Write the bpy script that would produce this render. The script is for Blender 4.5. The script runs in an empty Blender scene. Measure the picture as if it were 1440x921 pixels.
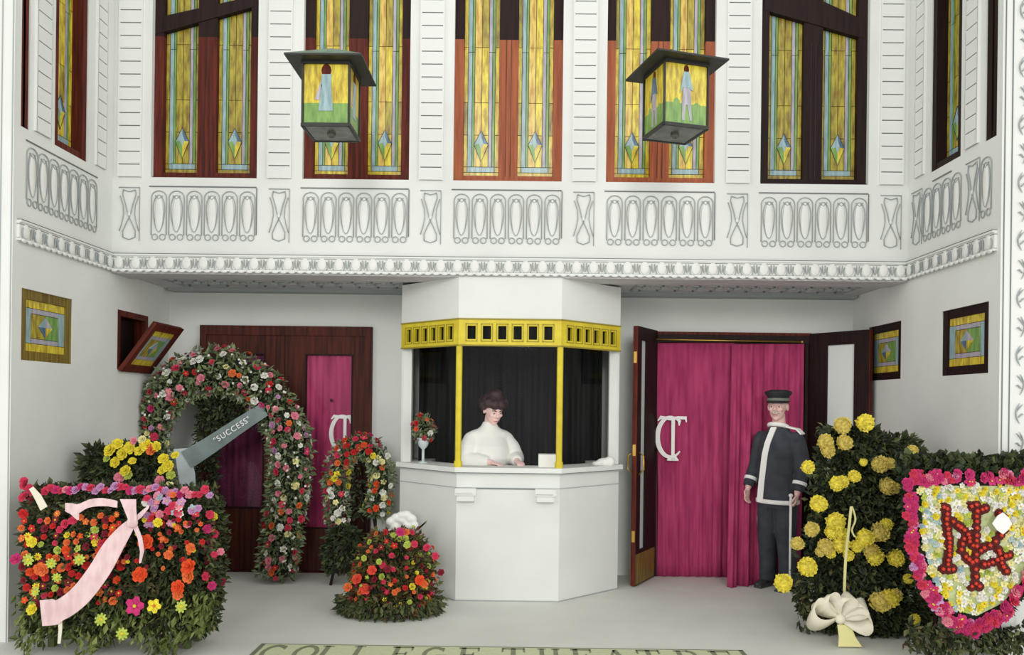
import bpy, math, random
from mathutils import Vector, Matrix, Euler
R = math.radians
PI = math.pi
random.seed(7)
scene = bpy.context.scene

# ------------------------------------------------------------------ camera, world, sun, exposure
F, CX, CY, YAW, ROLL, EYE = 1100.0, 729.63, 568.13, -0.0053, 0.0121, 1.62
fw = Vector((math.sin(YAW), math.cos(YAW), 0)); rt0 = Vector((math.cos(YAW), -math.sin(YAW), 0)); up0 = Vector((0, 0, 1))
rt = rt0 * math.cos(ROLL) + up0 * math.sin(ROLL)
up = up0 * math.cos(ROLL) - rt0 * math.sin(ROLL)
cam_data = bpy.data.cameras.new('camera')
cam = bpy.data.objects.new('camera', cam_data)
scene.collection.objects.link(cam)
cam_data.sensor_fit = 'HORIZONTAL'; cam_data.sensor_width = 36.0
cam_data.lens = 36.0 * F / 1440.0
cam_data.shift_x = (720 - CX) / 1440.0
cam_data.shift_y = (CY - 460.5) / 1440.0
m = Matrix.Identity(4)
for i in range(3):
    m[i][0] = rt[i]; m[i][1] = up[i]; m[i][2] = -fw[i]
m[2][3] = EYE
cam.matrix_world = m
scene.camera = cam

world = bpy.data.worlds.new('overcast_sky'); scene.world = world; world.use_nodes = True
bg = world.node_tree.nodes['Background']
bg.inputs[0].default_value = (0.95, 0.955, 0.94, 1); bg.inputs[1].default_value = 0.80
for dx_, dz_, en_, an_ in ((-1.35, .28, .86, 50), (0.0, .20, .8, 14), (1.35, .28, 1.0, 50)):     # frontal sun, plus two side suns added as fill for the walls
    sd = bpy.data.lights.new('daylight_and_fill', 'SUN'); sd.energy = en_; sd.angle = R(an_); sd.color = (1.0, 0.99, 0.965)
    sun = bpy.data.objects.new('daylight_and_fill', sd); scene.collection.objects.link(sun)
    sun.rotation_euler = Vector((dx_, -1.0, dz_)).to_track_quat('Z', 'Y').to_euler()
vs = scene.view_settings
scene.display_settings.display_device = 'sRGB'
vs.view_transform = 'Standard'; vs.look = 'None'; vs.exposure = -0.10; vs.gamma = 1.0; vs.use_curve_mapping = False

# ------------------------------------------------------------------ pixel to place
def ray(px, py):
    return fw + rt * ((px - CX) / F) - up * ((py - CY) / F)
def P(px, py, Y):
    d = ray(px, py); return Vector((0, 0, EYE)) + d * (Y / d.y)
def PX(px, py, X):
    d = ray(px, py); return Vector((0, 0, EYE)) + d * (X / d.x)
def PZ(px, py, z=0.0):
    d = ray(px, py); return Vector((0, 0, EYE)) + d * ((z - EYE) / d.z)

# ------------------------------------------------------------------ helpers
def lin(c):
    return tuple(((v / 255) / 12.92 if v <= 10 else (((v / 255) + 0.055) / 1.055) ** 2.4) for v in c)
def mat(name, col, rough=0.6, var=0.0, scale=8.0, stretch=(1, 1, 1), col2=None, metal=0.0, bump=0.0, island=None, spec=0.5, sheen=0):
    mt = bpy.data.materials.new(name); mt.use_nodes = True
    nt = mt.node_tree; b = nt.nodes['Principled BSDF']
    b.inputs['Roughness'].default_value = rough; b.inputs['Metallic'].default_value = metal
    b.inputs['Specular IOR Level'].default_value = spec
    if sheen: b.inputs['Sheen Weight'].default_value = sheen
    c = lin(col)
    if island:
        g = nt.nodes.new('ShaderNodeNewGeometry'); r = nt.nodes.new('ShaderNodeValToRGB')
        el = r.color_ramp.elements
        n = len(island)
        for i, cc in enumerate(island):
            e = el[i] if i < 2 else el.new(i / (n - 1))
            e.position = i / (n - 1); e.color = (*lin(cc), 1)
        nt.links.new(g.outputs['Random Per Island'], r.inputs[0]); nt.links.new(r.outputs[0], b.inputs['Base Color'])
        return mt
    if var or col2 or bump:
        tc = nt.nodes.new('ShaderNodeTexCoord'); mp = nt.nodes.new('ShaderNodeMapping'); mp.inputs['Scale'].default_value = stretch
        no = nt.nodes.new('ShaderNodeTexNoise'); no.inputs['Scale'].default_value = scale; no.inputs['Detail'].default_value = 5
        nt.links.new(tc.outputs['Object'], mp.inputs[0]); nt.links.new(mp.outputs[0], no.inputs['Vector'])
        r = nt.nodes.new('ShaderNodeValToRGB')
        if col2: c2 = lin(col2)
        else: c2 = tuple(v * (1 - var) for v in c)
        r.color_ramp.elements[0].position = 0.35; r.color_ramp.elements[1].position = 0.65
        r.color_ramp.elements[0].color = (*c2, 1); r.color_ramp.elements[1].color = (*c, 1)
        nt.links.new(no.outputs['Fac'], r.inputs[0]); nt.links.new(r.outputs[0], b.inputs['Base Color'])
        if bump:
            bp = nt.nodes.new('ShaderNodeBump'); bp.inputs['Strength'].default_value = bump; bp.inputs['Distance'].default_value = 0.01
            nt.links.new(no.outputs['Fac'], bp.inputs['Height']); nt.links.new(bp.outputs[0], b.inputs['Normal'])
    else:
        b.inputs['Base Color'].default_value = (*c, 1)
    return mt

M = {}
M['plaster'] = mat('white_plaster', (228, 230, 225), 0.85, var=0.06, scale=2.2, bump=0.05)
M['stone'] = mat('painted_stone', (229, 231, 226), 0.8, var=0.04, scale=6)
M['groove'] = mat('grey_line', (112, 118, 116), 0.9)
M['soft_groove'] = mat('pale_grey_line', (164, 170, 168), 0.9)
M['soffit'] = mat('soffit_shade_tone', (205, 203, 204), 0.85, var=0.08, scale=4)  # greyer than the plaster: the underside's shade is put into the colour
M['floor'] = mat('floor_cement', (229, 230, 222), 0.75, var=0.08, scale=1.6)
M['mosaic'] = mat('mosaic_ground', (216, 221, 180), 0.7, var=0.1, scale=40)
M['mosaic_letter'] = mat('mosaic_letter', (142, 148, 118), 0.7, var=0.2, scale=60)
M['mosaic_line'] = mat('mosaic_line', (128, 138, 112), 0.7, var=0.2, scale=60)
M['wood_red'] = mat('red_brown_wood', (104, 42, 28), 0.6, col2=(70, 24, 18), spec=0.2, scale=5, stretch=(9, 9, .6))
M['wood_dark'] = mat('dark_brown_wood', (42, 24, 20), 0.6, col2=(28, 15, 14), spec=0.2, scale=5, stretch=(9, 9, .6))
M['wood_door'] = mat('door_wood', (88, 40, 28), 0.6, col2=(54, 22, 18), spec=0.2, scale=4, stretch=(9, 9, .5))
M['wood_orange'] = mat('orange_brown_wood', (168, 88, 44), 0.6, col2=(140, 66, 34), scale=5, stretch=(9, 9, .6))
M['wood_olive'] = mat('olive_wood', (138, 118, 44), 0.45, col2=(98, 76, 30), scale=5, stretch=(9, 9, .6))
M['brass'] = mat('brass', (200, 160, 80), 0.35, metal=0.8)
M['gold'] = mat('yellow_gilt', (222, 204, 48), 0.55, col2=(206, 184, 40), scale=9)
M['gold_dark'] = mat('yellow_gilt_line', (150, 136, 40), 0.6)
M['iron'] = mat('dark_iron', (44, 46, 42), 0.55, var=0.3, scale=20)
M['verdigris'] = mat('verdigris_copper', (128, 152, 132), 0.6, col2=(92, 112, 96), scale=12)
M['lead'] = mat('lead_came', (70, 74, 60), 0.5)
def glassmat(n, a, b):
    return mat(n, a, 0.28, col2=b, scale=7, stretch=(6, 6, 1.2))
M['g_yel'] = glassmat('yellow_glass', (232, 214, 70), (172, 142, 44))
M['g_peach'] = glassmat('peach_glass', (230, 204, 104), (184, 142, 60))
M['g_olive'] = glassmat('olive_glass', (184, 170, 62), (128, 104, 42))
M['g_blue'] = glassmat('blue_grey_glass', (160, 188, 192), (132, 158, 160))
M['g_lilac'] = glassmat('lilac_glass', (186, 178, 190), (150, 150, 160))
M['g_green'] = glassmat('green_glass', (134, 172, 88), (98, 140, 70))
M['g_dkblue'] = glassmat('slate_blue_glass', (96, 128, 150), (70, 96, 120))
M['pale_glass'] = mat('frosted_glass', (200, 212, 210), 0.2)  # door leaf: bright wall reflection put into the colour; vase shares the material
M['white_pane'] = mat('white_frosted_glass', (226, 230, 226), 0.25)
M['magenta'] = mat('magenta_velvet', (186, 70, 114), 0.9, col2=(156, 50, 92), scale=3, stretch=(7, 7, .8), spec=0.2)
M['plum'] = mat('plum_velvet', (118, 48, 86), 0.85, col2=(88, 34, 62), scale=4, stretch=(6, 6, 1), spec=0.2)
M['white_applique'] = mat('white_applique', (246, 244, 240), 0.8)
M['black_drape'] = mat('black_drape', (30, 32, 32), 0.55, col2=(8, 9, 10), scale=6, stretch=(8, 8, .5), spec=0.1)
M['white_cloth'] = mat('white_cloth', (240, 240, 234), 0.85, var=0.04, scale=8)
M['skin'] = mat('skin', (240, 196, 186), 0.55, var=0.08, scale=12)
M['skin_pale'] = mat('pale_skin', (246, 206, 200), 0.55, var=0.06, scale=12)
M['hair'] = mat('dark_hair', (58, 30, 34), 0.6, var=0.5, scale=30, bump=0.6)
M['moustache'] = mat('grey_moustache', (205, 198, 194), 0.8, bump=0.5, scale=60)
M['uniform'] = mat('slate_uniform', (66, 70, 78), 0.85, col2=(50, 54, 62), scale=9)
M['cap'] = mat('dark_cap', (34, 38, 38), 0.7)
M['cap_band'] = mat('grey_green_band', (120, 126, 112), 0.7)
M['shoe'] = mat('shoe_leather', (62, 66, 66), 0.4)
M['eye'] = mat('eye_white', (225, 222, 218), 0.3)
M['dark'] = mat('dark_detail', (40, 26, 26), 0.6)
M['lip'] = mat('lips', (176, 92, 92), 0.6)
M['pink_ribbon'] = mat('pink_ribbon', (232, 204, 204), 0.5, col2=(214, 182, 184), scale=8, stretch=(3, 3, 1))
M['cream_ribbon'] = mat('cream_ribbon', (228, 222, 200), 0.6, var=0.06, scale=9)
M['yellow_ribbon'] = mat('yellow_ribbon', (222, 216, 150), 0.6)
M['grey_ribbon'] = mat('grey_green_ribbon', (126, 140, 138), 0.6, col2=(108, 122, 122), scale=7)
M['tulle'] = mat('pale_tulle', (196, 206, 208), 0.7, var=0.1, scale=10)
M['basket'] = mat('wicker', (104, 82, 42), 0.8, var=0.3, scale=30)
M['moss'] = mat('dark_moss', (40, 46, 28), 0.95, var=0.4, scale=25, bump=0.5)  # dark fill inside flower pieces, standing in for shade between leaves
M['maroon_moss'] = mat('maroon_ground', (92, 26, 22), 0.95, var=0.3, scale=40)
M['stem'] = mat('stem', (84, 96, 48), 0.8)
M['leaf_mix'] = mat('mixed_leaves', (0, 0, 0), 0.7, island=[(32, 38, 22), (50, 58, 30), (68, 80, 40), (84, 98, 52), (56, 66, 48), (98, 84, 50), (112, 124, 78)])
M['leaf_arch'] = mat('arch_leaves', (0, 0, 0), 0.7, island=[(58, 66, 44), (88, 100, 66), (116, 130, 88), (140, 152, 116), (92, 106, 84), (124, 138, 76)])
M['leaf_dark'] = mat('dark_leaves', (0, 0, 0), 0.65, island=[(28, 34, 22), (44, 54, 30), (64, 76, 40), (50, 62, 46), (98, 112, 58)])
M['leaf_bright'] = mat('bright_leaves', (0, 0, 0), 0.7, island=[(62, 74, 32), (86, 100, 42), (112, 126, 58), (74, 90, 40), (140, 150, 84)])
M['leaf_rust'] = mat('rusty_leaves', (0, 0, 0), 0.7, island=[(54, 60, 30), (104, 48, 30), (84, 98, 44), (60, 44, 26), (120, 130, 60)])
COL = {'pink': (240, 140, 158), 'rose': (220, 62, 92), 'white': (244, 242, 232), 'cream': (240, 232, 164), 'yellow': (242, 222, 60),
       'orange': (238, 118, 62), 'flame': (238, 84, 40), 'red': (208, 44, 44), 'magenta': (208, 56, 118), 'mauve': (206, 150, 196),
       'wine': (140, 36, 52), 'lime': (190, 204, 88), 'coral': (238, 84, 62), 'paleblue': (176, 200, 206), 'mum': (250, 234, 92), 'mumold': (228, 208, 110)}
for k, v in COL.items(): M['f_' + k] = mat('petal_' + k, v, 0.75, col2=tuple(int(x * .82) for x in v), scale=2.5, spec=0.2)

def clear_glass():
    mt = bpy.data.materials.new('clear_glass'); mt.use_nodes = True; nt = mt.node_tree
    nt.nodes.clear(); o = nt.nodes.new('ShaderNodeOutputMaterial'); mx = nt.nodes.new('ShaderNodeMixShader')
    t = nt.nodes.new('ShaderNodeBsdfTransparent'); g = nt.nodes.new('ShaderNodeBsdfGlossy'); g.inputs['Roughness'].default_value = 0.03
    mx.inputs[0].default_value = 0.012
    nt.links.new(t.outputs[0], mx.inputs[1]); nt.links.new(g.outputs[0], mx.inputs[2]); nt.links.new(mx.outputs[0], o.inputs[0])
    return mt
M['clear'] = clear_glass()

class MB:
    """collects shapes and links them as ONE mesh object"""
    def __init__(s): s.v = []; s.f = []; s.mi = []; s.cur = 0
    def add(s, vs_, fs):
        n = len(s.v); s.v.extend([tuple(x) for x in vs_]); s.f.extend([tuple(i + n for i in f) for f in fs]); s.mi.extend([s.cur] * len(fs)); return s
    def box(s, x0, x1, y0, y1, z0, z1, T=None):
        vv = [Vector((x, y, z)) for z in (z0, z1) for y in (y0, y1) for x in (x0, x1)]
        if T: vv = [T @ q for q in vv]
        return s.add(vv, [(0, 2, 3, 1), (4, 5, 7, 6), (0, 1, 5, 4), (2, 6, 7, 3), (0, 4, 6, 2), (1, 3, 7, 5)])
    def hexa(s, bot, top):
        n = len(bot)
        return s.add(list(bot) + list(top), [tuple(reversed(range(n))), tuple(range(n, 2 * n))] + [(i, (i + 1) % n, n + (i + 1) % n, n + i) for i in range(n)])
    def prism_y(s, pts, y0, y1):      # outline in (x, z), front at y0
        n = len(pts)
        return s.hexa([(p[0], y1, p[1]) for p in pts], [(p[0], y0, p[1]) for p in pts])
    def ell(s, c, r, rot=None, nu=14, nv=9):
        vs_ = []; c = Vector(c)
        for j in range(nv + 1):
            a = PI * j / nv
            for i in range(nu):
                b = 2 * PI * i / nu
                q = Vector((r[0] * math.sin(a) * math.cos(b), r[1] * math.sin(a) * math.sin(b), r[2] * math.cos(a)))
                if rot: q = rot @ q
                vs_.append(c + q)
        fs = []
        for j in range(nv):
            for i in range(nu):
                fs.append((j * nu + i, (j + 1) * nu + i, (j + 1) * nu + (i + 1) % nu, j * nu + (i + 1) % nu))
        return s.add(vs_, fs)
    def tube(s, pts, rad, n=8, flat=1.0, closed=False, axis=None):
        pts = [Vector(p) for p in pts]; N = len(pts)
        if not hasattr(rad, '__len__'): rad = [rad] * N
        vs_ = []; prev = None
        for i, p in enumerate(pts):
            if closed: d = pts[(i + 1) % N] - pts[i - 1]
            else: d = (pts[min(i + 1, N - 1)] - pts[max(i - 1, 0)])
            d.normalize()
            ref = axis if axis else (prev if prev else (Vector((0, 1, 0)) if abs(d.y) < .9 else Vector((1, 0, 0))))
            a = ref - d * ref.dot(d)
            if a.length < 1e-6: a = d.orthogonal()
            a.normalize(); b = d.cross(a); prev = a
            for k in range(n):
                t = 2 * PI * k / n
                vs_.append(p + (a * math.cos(t) * flat + b * math.sin(t)) * rad[i])
        fs = []
        for i in range(N if closed else N - 1):
            for k in range(n):
                fs.append((i * n + k, i * n + (k + 1) % n, ((i + 1) % N) * n + (k + 1) % n, ((i + 1) % N) * n + k))
        if not closed:
            fs.append(tuple(reversed(range(n)))); fs.append(tuple((N - 1) * n + k for k in range(n)))
        return s.add(vs_, fs)
    def loft(s, rings, n=20):        # rings: (cx, cy, z, rx, ry)
        vs_ = []
        for cx, cy, z, rx, ry in rings:
            for k in range(n):
                t = 2 * PI * k / n; vs_.append((cx + rx * math.cos(t), cy + ry * math.sin(t), z))
        fs = [(i * n + k, i * n + (k + 1) % n, (i + 1) * n + (k + 1) % n, (i + 1) * n + k) for i in range(len(rings) - 1) for k in range(n)]
        fs.append(tuple(reversed(range(n)))); fs.append(tuple((len(rings) - 1) * n + k for k in range(n)))
        return s.add(vs_, fs)
    def ribbon(s, pts, widths, wdir, th=0.004):   # flat strip with thickness; wdir = width direction(s)
        pts = [Vector(p) for p in pts]; N = len(pts); vs_ = []
        for i, p in enumerate(pts):
            w = Vector(wdir[i] if isinstance(wdir, list) else wdir).normalized() * (widths[i] if hasattr(widths, '__len__') else widths) / 2
            d = (pts[min(i + 1, N - 1)] - pts[max(i - 1, 0)]).normalized(); nn = d.cross(w).normalized() * th / 2
            vs_ += [p - w - nn, p + w - nn, p + w + nn, p - w + nn]
        fs = [(3, 2, 1, 0), tuple(4 * (N - 1) + k for k in range(4))]
        for i in range(N - 1):
            for k in range(4):
                fs.append((4 * i + k, 4 * i + (k + 1) % 4, 4 * i + 4 + (k + 1) % 4, 4 * i + 4 + k))
        return s.add(vs_, fs)
    def mesh(s, name, mats, smooth=False):
        me = bpy.data.meshes.new(name); me.from_pydata(s.v, [], s.f)
        for q in (mats if isinstance(mats, (list, tuple)) else [mats]): me.materials.append(q)
        me.polygons.foreach_set('material_index', s.mi)
        if smooth: me.polygons.foreach_set('use_smooth', [True] * len(s.f))
        me.update(); return me
    def build(s, name, mats, parent=None, smooth=False, loc=None, label=None):
        return link(name, s.mesh(name, mats, smooth), parent, loc, label)

def link(name, me, parent=None, loc=None, label=None):
    o = bpy.data.objects.new(name, me); scene.collection.objects.link(o)
    if loc is not None: o.location = loc
    if parent: o.parent = parent
    if label: o['label'] = label
    return o
def tag(o, label, cat=None, kind=None, group=None):
    o['label'] = label
    if cat: o['category'] = cat
    if kind: o['kind'] = kind
    if group: o['group'] = group
    return o
def empty(name, loc=(0, 0, 0), rz=0, **k):
    o = bpy.data.objects.new(name, None); scene.collection.objects.link(o); o.location = loc; o.rotation_euler = (0, 0, rz)
    o.empty_display_size = 0.05
    if k: tag(o, **k)
    return o
def remesh(o, v=0.01, sm=4):
    md = o.modifiers.new('remesh', 'REMESH'); md.mode = 'VOXEL'; md.voxel_size = v; md.use_smooth_shade = True
    if sm:
        s_ = o.modifiers.new('smooth', 'SMOOTH'); s_.iterations = sm; s_.factor = 0.5
    return o

# ------------------------------------------------------------------ main dimensions
XL, XR, Y1, YB, YF, H, HS = -3.398, 3.135, 6.417, 7.47, 5.21, 2.677, 3.449
TOP = 5.7
BC = -0.114                                    # centre of the booth
B_ = Vector((-0.537, Y1, 0)); C_ = Vector((0.309, Y1, 0))
D_ = PZ(868, 828); D_.z = 0; A_ = Vector((2 * BC - D_.x, D_.y, 0))

# ------------------------------------------------------------------ the setting
fl = MB(); fl.box(-6, 6, -1.0, YB + 1.4, -0.1, 0.0)
fl = fl.build('floor', M['floor']); tag(fl, 'pale grey cement floor in front of the booth and doors', kind='structure')

# mosaic name strip let into the floor
st = MB(); s0 = PZ(368, 905.5); s1 = PZ(1037, 906.5)
sx0, sx1, sy1 = s0.x, s1.x, s0.y
sy0 = sy1 - 0.36
st.box(sx0, sx1, sy0, sy1, -0.02, 0.002)
strip = st.build('name_strip', M['mosaic']); tag(strip, 'pale yellow-green mosaic strip with grey capital letters set in the floor', 'floor sign')
bd = MB()
for a in ((sx0, sx1, sy1 - .012, sy1), (sx0, sx1, sy0, sy0 + .012), (sx0, sx0 + .03, sy0, sy1), (sx1 - .03, sx1, sy0, sy1)): bd.box(*a, 0.0, 0.0035)
bd.build('border', M['mosaic_line'], strip)

# slab serif strokes for capitals in a 1 x 1 cell
def arc(cx, cy, rx, ry, a0, a1, n=12):
    return [(cx + rx * math.cos(R(a0 + (a1 - a0) * i / n)), cy + ry * math.sin(R(a0 + (a1 - a0) * i / n))) for i in range(n + 1)]
GL = {'C': [(arc(.5, .5, .38, .44, 50, 310), .16), ([(.78, .95), (.78, .7)], .07), ([(.78, .3), (.78, .12)], .07)],
      'O': [(arc(.5, .5, .38, .44, 0, 360, 18), .16)],
      'L': [([(.3, .98), (.3, .02)], .18), ([(.1, .96), (.52, .96)], .07), ([(.1, .05), (.88, .05)], .1), ([(.86, .02), (.86, .3)], .07)],
      'E': [([(.28, .98), (.28, .02)], .18), ([(.1, .95), (.86, .95)], .1), ([(.1, .05), (.88, .05)], .1), ([(.3, .5), (.66, .5)], .08), ([(.84, .98), (.84, .75)], .07), ([(.86, .02), (.86, .26)], .07), ([(.66, .64), (.66, .36)], .07)],
      'G': [(arc(.5, .5, .38, .44, 50, 350), .16), ([(.55, .42), (.95, .42)], .08), ([(.8, .42), (.8, .04)], .12), ([(.78, .95), (.78, .7)], .07)],
      'T': [([(.5, .98), (.5, .02)], .18), ([(.08, .95), (.92, .95)], .1), ([(.1, .98), (.1, .72)], .07), ([(.9, .98), (.9, .72)], .07), ([(.3, .04), (.7, .04)], .07)],
      'H': [([(.24, .98), (.24, .02)], .17), ([(.76, .98), (.76, .02)], .17), ([(.24, .5), (.76, .5)], .08), ([(.08, .96), (.4, .96)], .07), ([(.6, .96), (.92, .96)], .07), ([(.08, .04), (.4, .04)], .07), ([(.6, .04), (.92, .04)], .07)],
      'A': [([(.14, .02), (.5, .96)], .09), ([(.5, .96), (.84, .02)], .18), ([(.28, .34), (.7, .34)], .08), ([(.02, .04), (.3, .04)], .07), ([(.66, .04), (.98, .04)], .07)],
      'R': [([(.26, .98), (.26, .02)], .18), ([(.08, .96), (.6, .96)], .08), (arc(.56, .72, .26, .22, 90, -90), .14), ([(.3, .5), (.6, .5)], .07), ([(.5, .5), (.84, .04)], .16), ([(.08, .04), (.44, .04)], .07), ([(.7, .04), (.98, .04)], .07)]}
def glyph(mb, ch, fn, th, wdf=1.0):
    for pts, w in GL[ch]:
        q = [Vector(p) for p in pts]
        L = []; Rr = []
        for i, p in enumerate(q):
            d = (q[min(i + 1, len(q) - 1)] - q[max(i - 1, 0)]).normalized(); nn = Vector((-d.y, d.x)) * w * wdf / 2
            L.append(p + nn); Rr.append(p - nn)
        for i in range(len(q) - 1):
            quad = [L[i], L[i + 1], Rr[i + 1], Rr[i]]
            mb.hexa([fn(a.x, a.y, 0) for a in quad], [fn(a.x, a.y, th) for a in quad])
text = 'COLLEGE THEATRE'; cxs = [390, 435, 468, 513, 568, 614, 661, None, 722, 771, 816, 862, 908, 959, 1006]
for ch, px in zip(text, cxs):
    if px is None: continue
    X = PZ(px, 912).x; mb = MB(); w_ = 0.175
    glyph(mb, ch, lambda x, y, t: (X + (x - .5) * w_, sy0 + .04 + y * (sy1 - sy0 - .066), .002 + t), .0018)
    mb.build('letter', M['mosaic_letter'], strip)

# pilaster and quoin layout on the upper front wall
def fx(px, py=150): return P(px, py, Y1).x
WIN = [(fx(212, 248), fx(361, 248)), (fx(425, 250), fx(575, 250)), (fx(637, 255), fx(790, 255)), (fx(852, 258), fx(1005, 258)), (fx(1069, 260), fx(1221, 260))]
wz = HS
ub = MB()
ub.box(XL - .2, XR + .2, Y1, Y1 + .3, H + .0, wz)
edges = [XL - .2] + [e for w in WIN for e in w] + [XR + .2]
for i in range(0, len(edges), 2): ub.box(edges[i], edges[i + 1], Y1, Y1 + .3, wz, TOP)
for a, b in WIN: ub.box(a, b, Y1 + .16, Y1 + .3, wz, TOP)
wu = ub.build('wall_upper_front', M['plaster']); tag(wu, 'white plaster upper wall with five stained glass windows over the entrance', kind='structure')

# side walls: upper and lower in one plane; windows recessed
def side_wall(name, X, sgn, holes, label):
    # holes: (y0, y1, z0, z1); sgn +1 -> wall body lies at +X
    mb = MB(); xa, xb = (X, X + .3 * sgn)
    x0, x1 = min(xa, xb), max(xa, xb)
    ys = sorted({YF - .02, YB + .3} | {h[0] for h in holes} | {h[1] for h in holes})
    for i in range(len(ys) - 1):
        ya, yb = ys[i], ys[i + 1]
        cuts = sorted([(h[2], h[3]) for h in holes if h[0] <= ya + 1e-6 and h[1] >= yb - 1e-6])
        z = 0
        for c0, c1 in cuts:
            if c0 > z: mb.box(x0, x1, ya, yb, z, c0)
            xr0, xr1 = (X + .14 * sgn, X + .3 * sgn); mb.box(min(xr0, xr1), max(xr0, xr1), ya, yb, c0, c1)
            z = c1
        if z < TOP: mb.box(x0, x1, ya, yb, z, TOP)
    o = mb.build(name, M['plaster']); tag(o, label, kind='structure')
    return o
def sy(px, X, py=480): return PX(px, py, X).y
LWz = (1.878, 2.366)
L1 = (sy(30, XL, 455), sy(102, XL, 468), LWz[0], LWz[1]); L2 = (sy(165, XL), sy(208, XL), 1.872, 2.372)
L3 = (sy(78, XL, 100), sy(124, XL, 100), HS, TOP); L4 = (YF + .03, sy(42, XL, 100), HS, TOP)
RWz = (1.868, 2.353)
R1 = (sy(1390, XR), sy(1324, XR), RWz[0], RWz[1]); R2 = (sy(1267, XR), sy(1221, XR), RWz[0], RWz[1])
R3 = (sy(1352, XR, 120), sy(1310, XR, 120), HS, TOP); R4 = (YF + .02, sy(1386, XR, 120), HS, TOP)
side_wall('wall_left', XL, -1, [L1, L2, L3, L4], 'white plaster left side wall with two small stained glass windows')
side_wall('wall_right', XR, 1, [R1, R2, R3, R4], 'white plaster right side wall with two small dark framed windows')

# front faces beyond the recess
for nm, xa, xb, lb in (('wall_front_left', XL - 1.3, XL, 'flat white pilaster face at the left edge of the recess'), ('wall_front_right', XR, XR + 1.4, 'white ornamented pilaster face at the right edge of the recess')):
    mb = MB(); mb.box(xa, xb, YF - .04, YF - .021, 0, TOP)
    tag(mb.build(nm, M['plaster']), lb, kind='structure')
t = empty('trim_9', (XR, YF - .04, 0)); tag(t, 'raised leaf scrolls and double line on the right pilaster', kind='structure')
mb = MB()
for x_ in (.018, .066): mb = MB(); mb.box(x_ - .003, x_ + .003, -.004, .004, 0.9, TOP); mb.build('fillet', M['groove'], t)
z = 1.15; k = 0
while z < 5.3:
    mb = MB(); s_ = 1 if k % 2 else -1
    mb.tube([(.13 + s_ * .035 * math.sin(a), -.006, .16 * a / PI) for a in [PI * i / 8 for i in range(9)]], [.002, .004, .006, .006, .006, .006, .005, .004, .002], 6)
    mb.tube([(.13 + s_ * .01, -.006, .05), (.13 - s_ * .02, -.006, .075), (.13 - s_ * .036, -.006, .07)], [.005, .007, .002], 6)
    mb.tube([(.13 + s_ * .03, -.006, .09), (.13 + s_ * .002, -.006, .125), (.13 - s_ * .028, -.006, .15)], [.003, .006, .002], 6)
    ob = mb.build('leaf_scroll', M['soft_groove'], t, loc=(.04, 0, z)); ob.scale = (.72, 1, .85); z += .19; k += 1
t = empty('trim_10', (XL, YF - .04, 0)); tag(t, 'faint double line on the left pilaster edge', kind='structure')
for x_ in (-.01, -.082): mb = MB(); mb.box(x_ - .003, x_ + .003, -.004, .003, 0, TOP); mb.build('fillet', M['soft_groove'], t)

# lower back wall with the right doorway
DRX0, DRX1 = P(920, 640, YB).x, P(1133, 640, YB).x
DRZ = P(1030, 468, YB).z
bk = MB()
bk.box(XL - .3, DRX0, YB, YB + .25, 0, H); bk.box(DRX1, XR + .3, YB, YB + .25, 0, H); bk.box(DRX0, DRX1, YB, YB + .25, DRZ, H)
tag(bk.build('wall_back', M['plaster']), 'white plaster lower back wall behind booth and doors', kind='structure')
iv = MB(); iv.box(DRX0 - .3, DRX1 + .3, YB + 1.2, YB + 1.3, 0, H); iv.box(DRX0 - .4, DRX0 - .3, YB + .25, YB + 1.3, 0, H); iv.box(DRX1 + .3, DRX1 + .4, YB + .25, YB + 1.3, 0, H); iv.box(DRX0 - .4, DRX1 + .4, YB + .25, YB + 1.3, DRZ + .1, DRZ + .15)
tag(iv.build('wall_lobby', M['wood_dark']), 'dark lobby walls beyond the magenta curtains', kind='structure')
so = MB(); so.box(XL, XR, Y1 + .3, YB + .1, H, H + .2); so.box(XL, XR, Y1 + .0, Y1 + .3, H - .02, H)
tag(so.build('ceiling', M['soffit']), 'soffit under the upper wall, mauve-grey shade put into its colour', kind='structure')
# ornament of the soffit
t = empty('trim_8', (0, 0, H)); tag(t, 'leaf and bead ornament on the underside of the overhang', kind='structure')
for xa, xb in ((XL + .25, -1.08), (D_.x + .12, XR - .22)):
    mb = MB()
    for yy in (Y1 + .36, Y1 + .78): mb.box(xa, xb, yy, yy + .012, -.012, .002)
    for xx in (xa, xb): mb.box(xx, xx + .012, Y1 + .36, Y1 + .79, -.012, .002)
    mb.box(xa - .2, xb + .2, YB - .14, YB, -.03, .001)
    mb.build('border', M['soft_groove'], t)
    n = int((xb - xa) / .16); pit = (xb - xa) / n
    lf = MB(); lf.ell((-.03, .0, -.004), (.05, .02, .016), Matrix.Rotation(.7, 3, 'Z'), 8, 5); lf.ell((.03, .0, -.004), (.05, .02, .016), Matrix.Rotation(-.7, 3, 'Z'), 8, 5)
    lf.ell((0, .07, -.004), (.022, .05, .014), None, 8, 5)
    lm = lf.mesh('soffit_leaf', M['soft_groove'], True)
    be = MB(); be.ell((0, 0, 0), (.014, .014, .014), None, 8, 5); bm_ = be.mesh('bead', M['groove'], True)
    for i in range(n):
        link('leaf', lm, t, (xa + (i + .5) * pit, Y1 + .55, -.004))
        for yy in (Y1 + .43, Y1 + .73): link('bead', bm_, t, (xa + (i + .5) * pit, yy, -.004))

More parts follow.
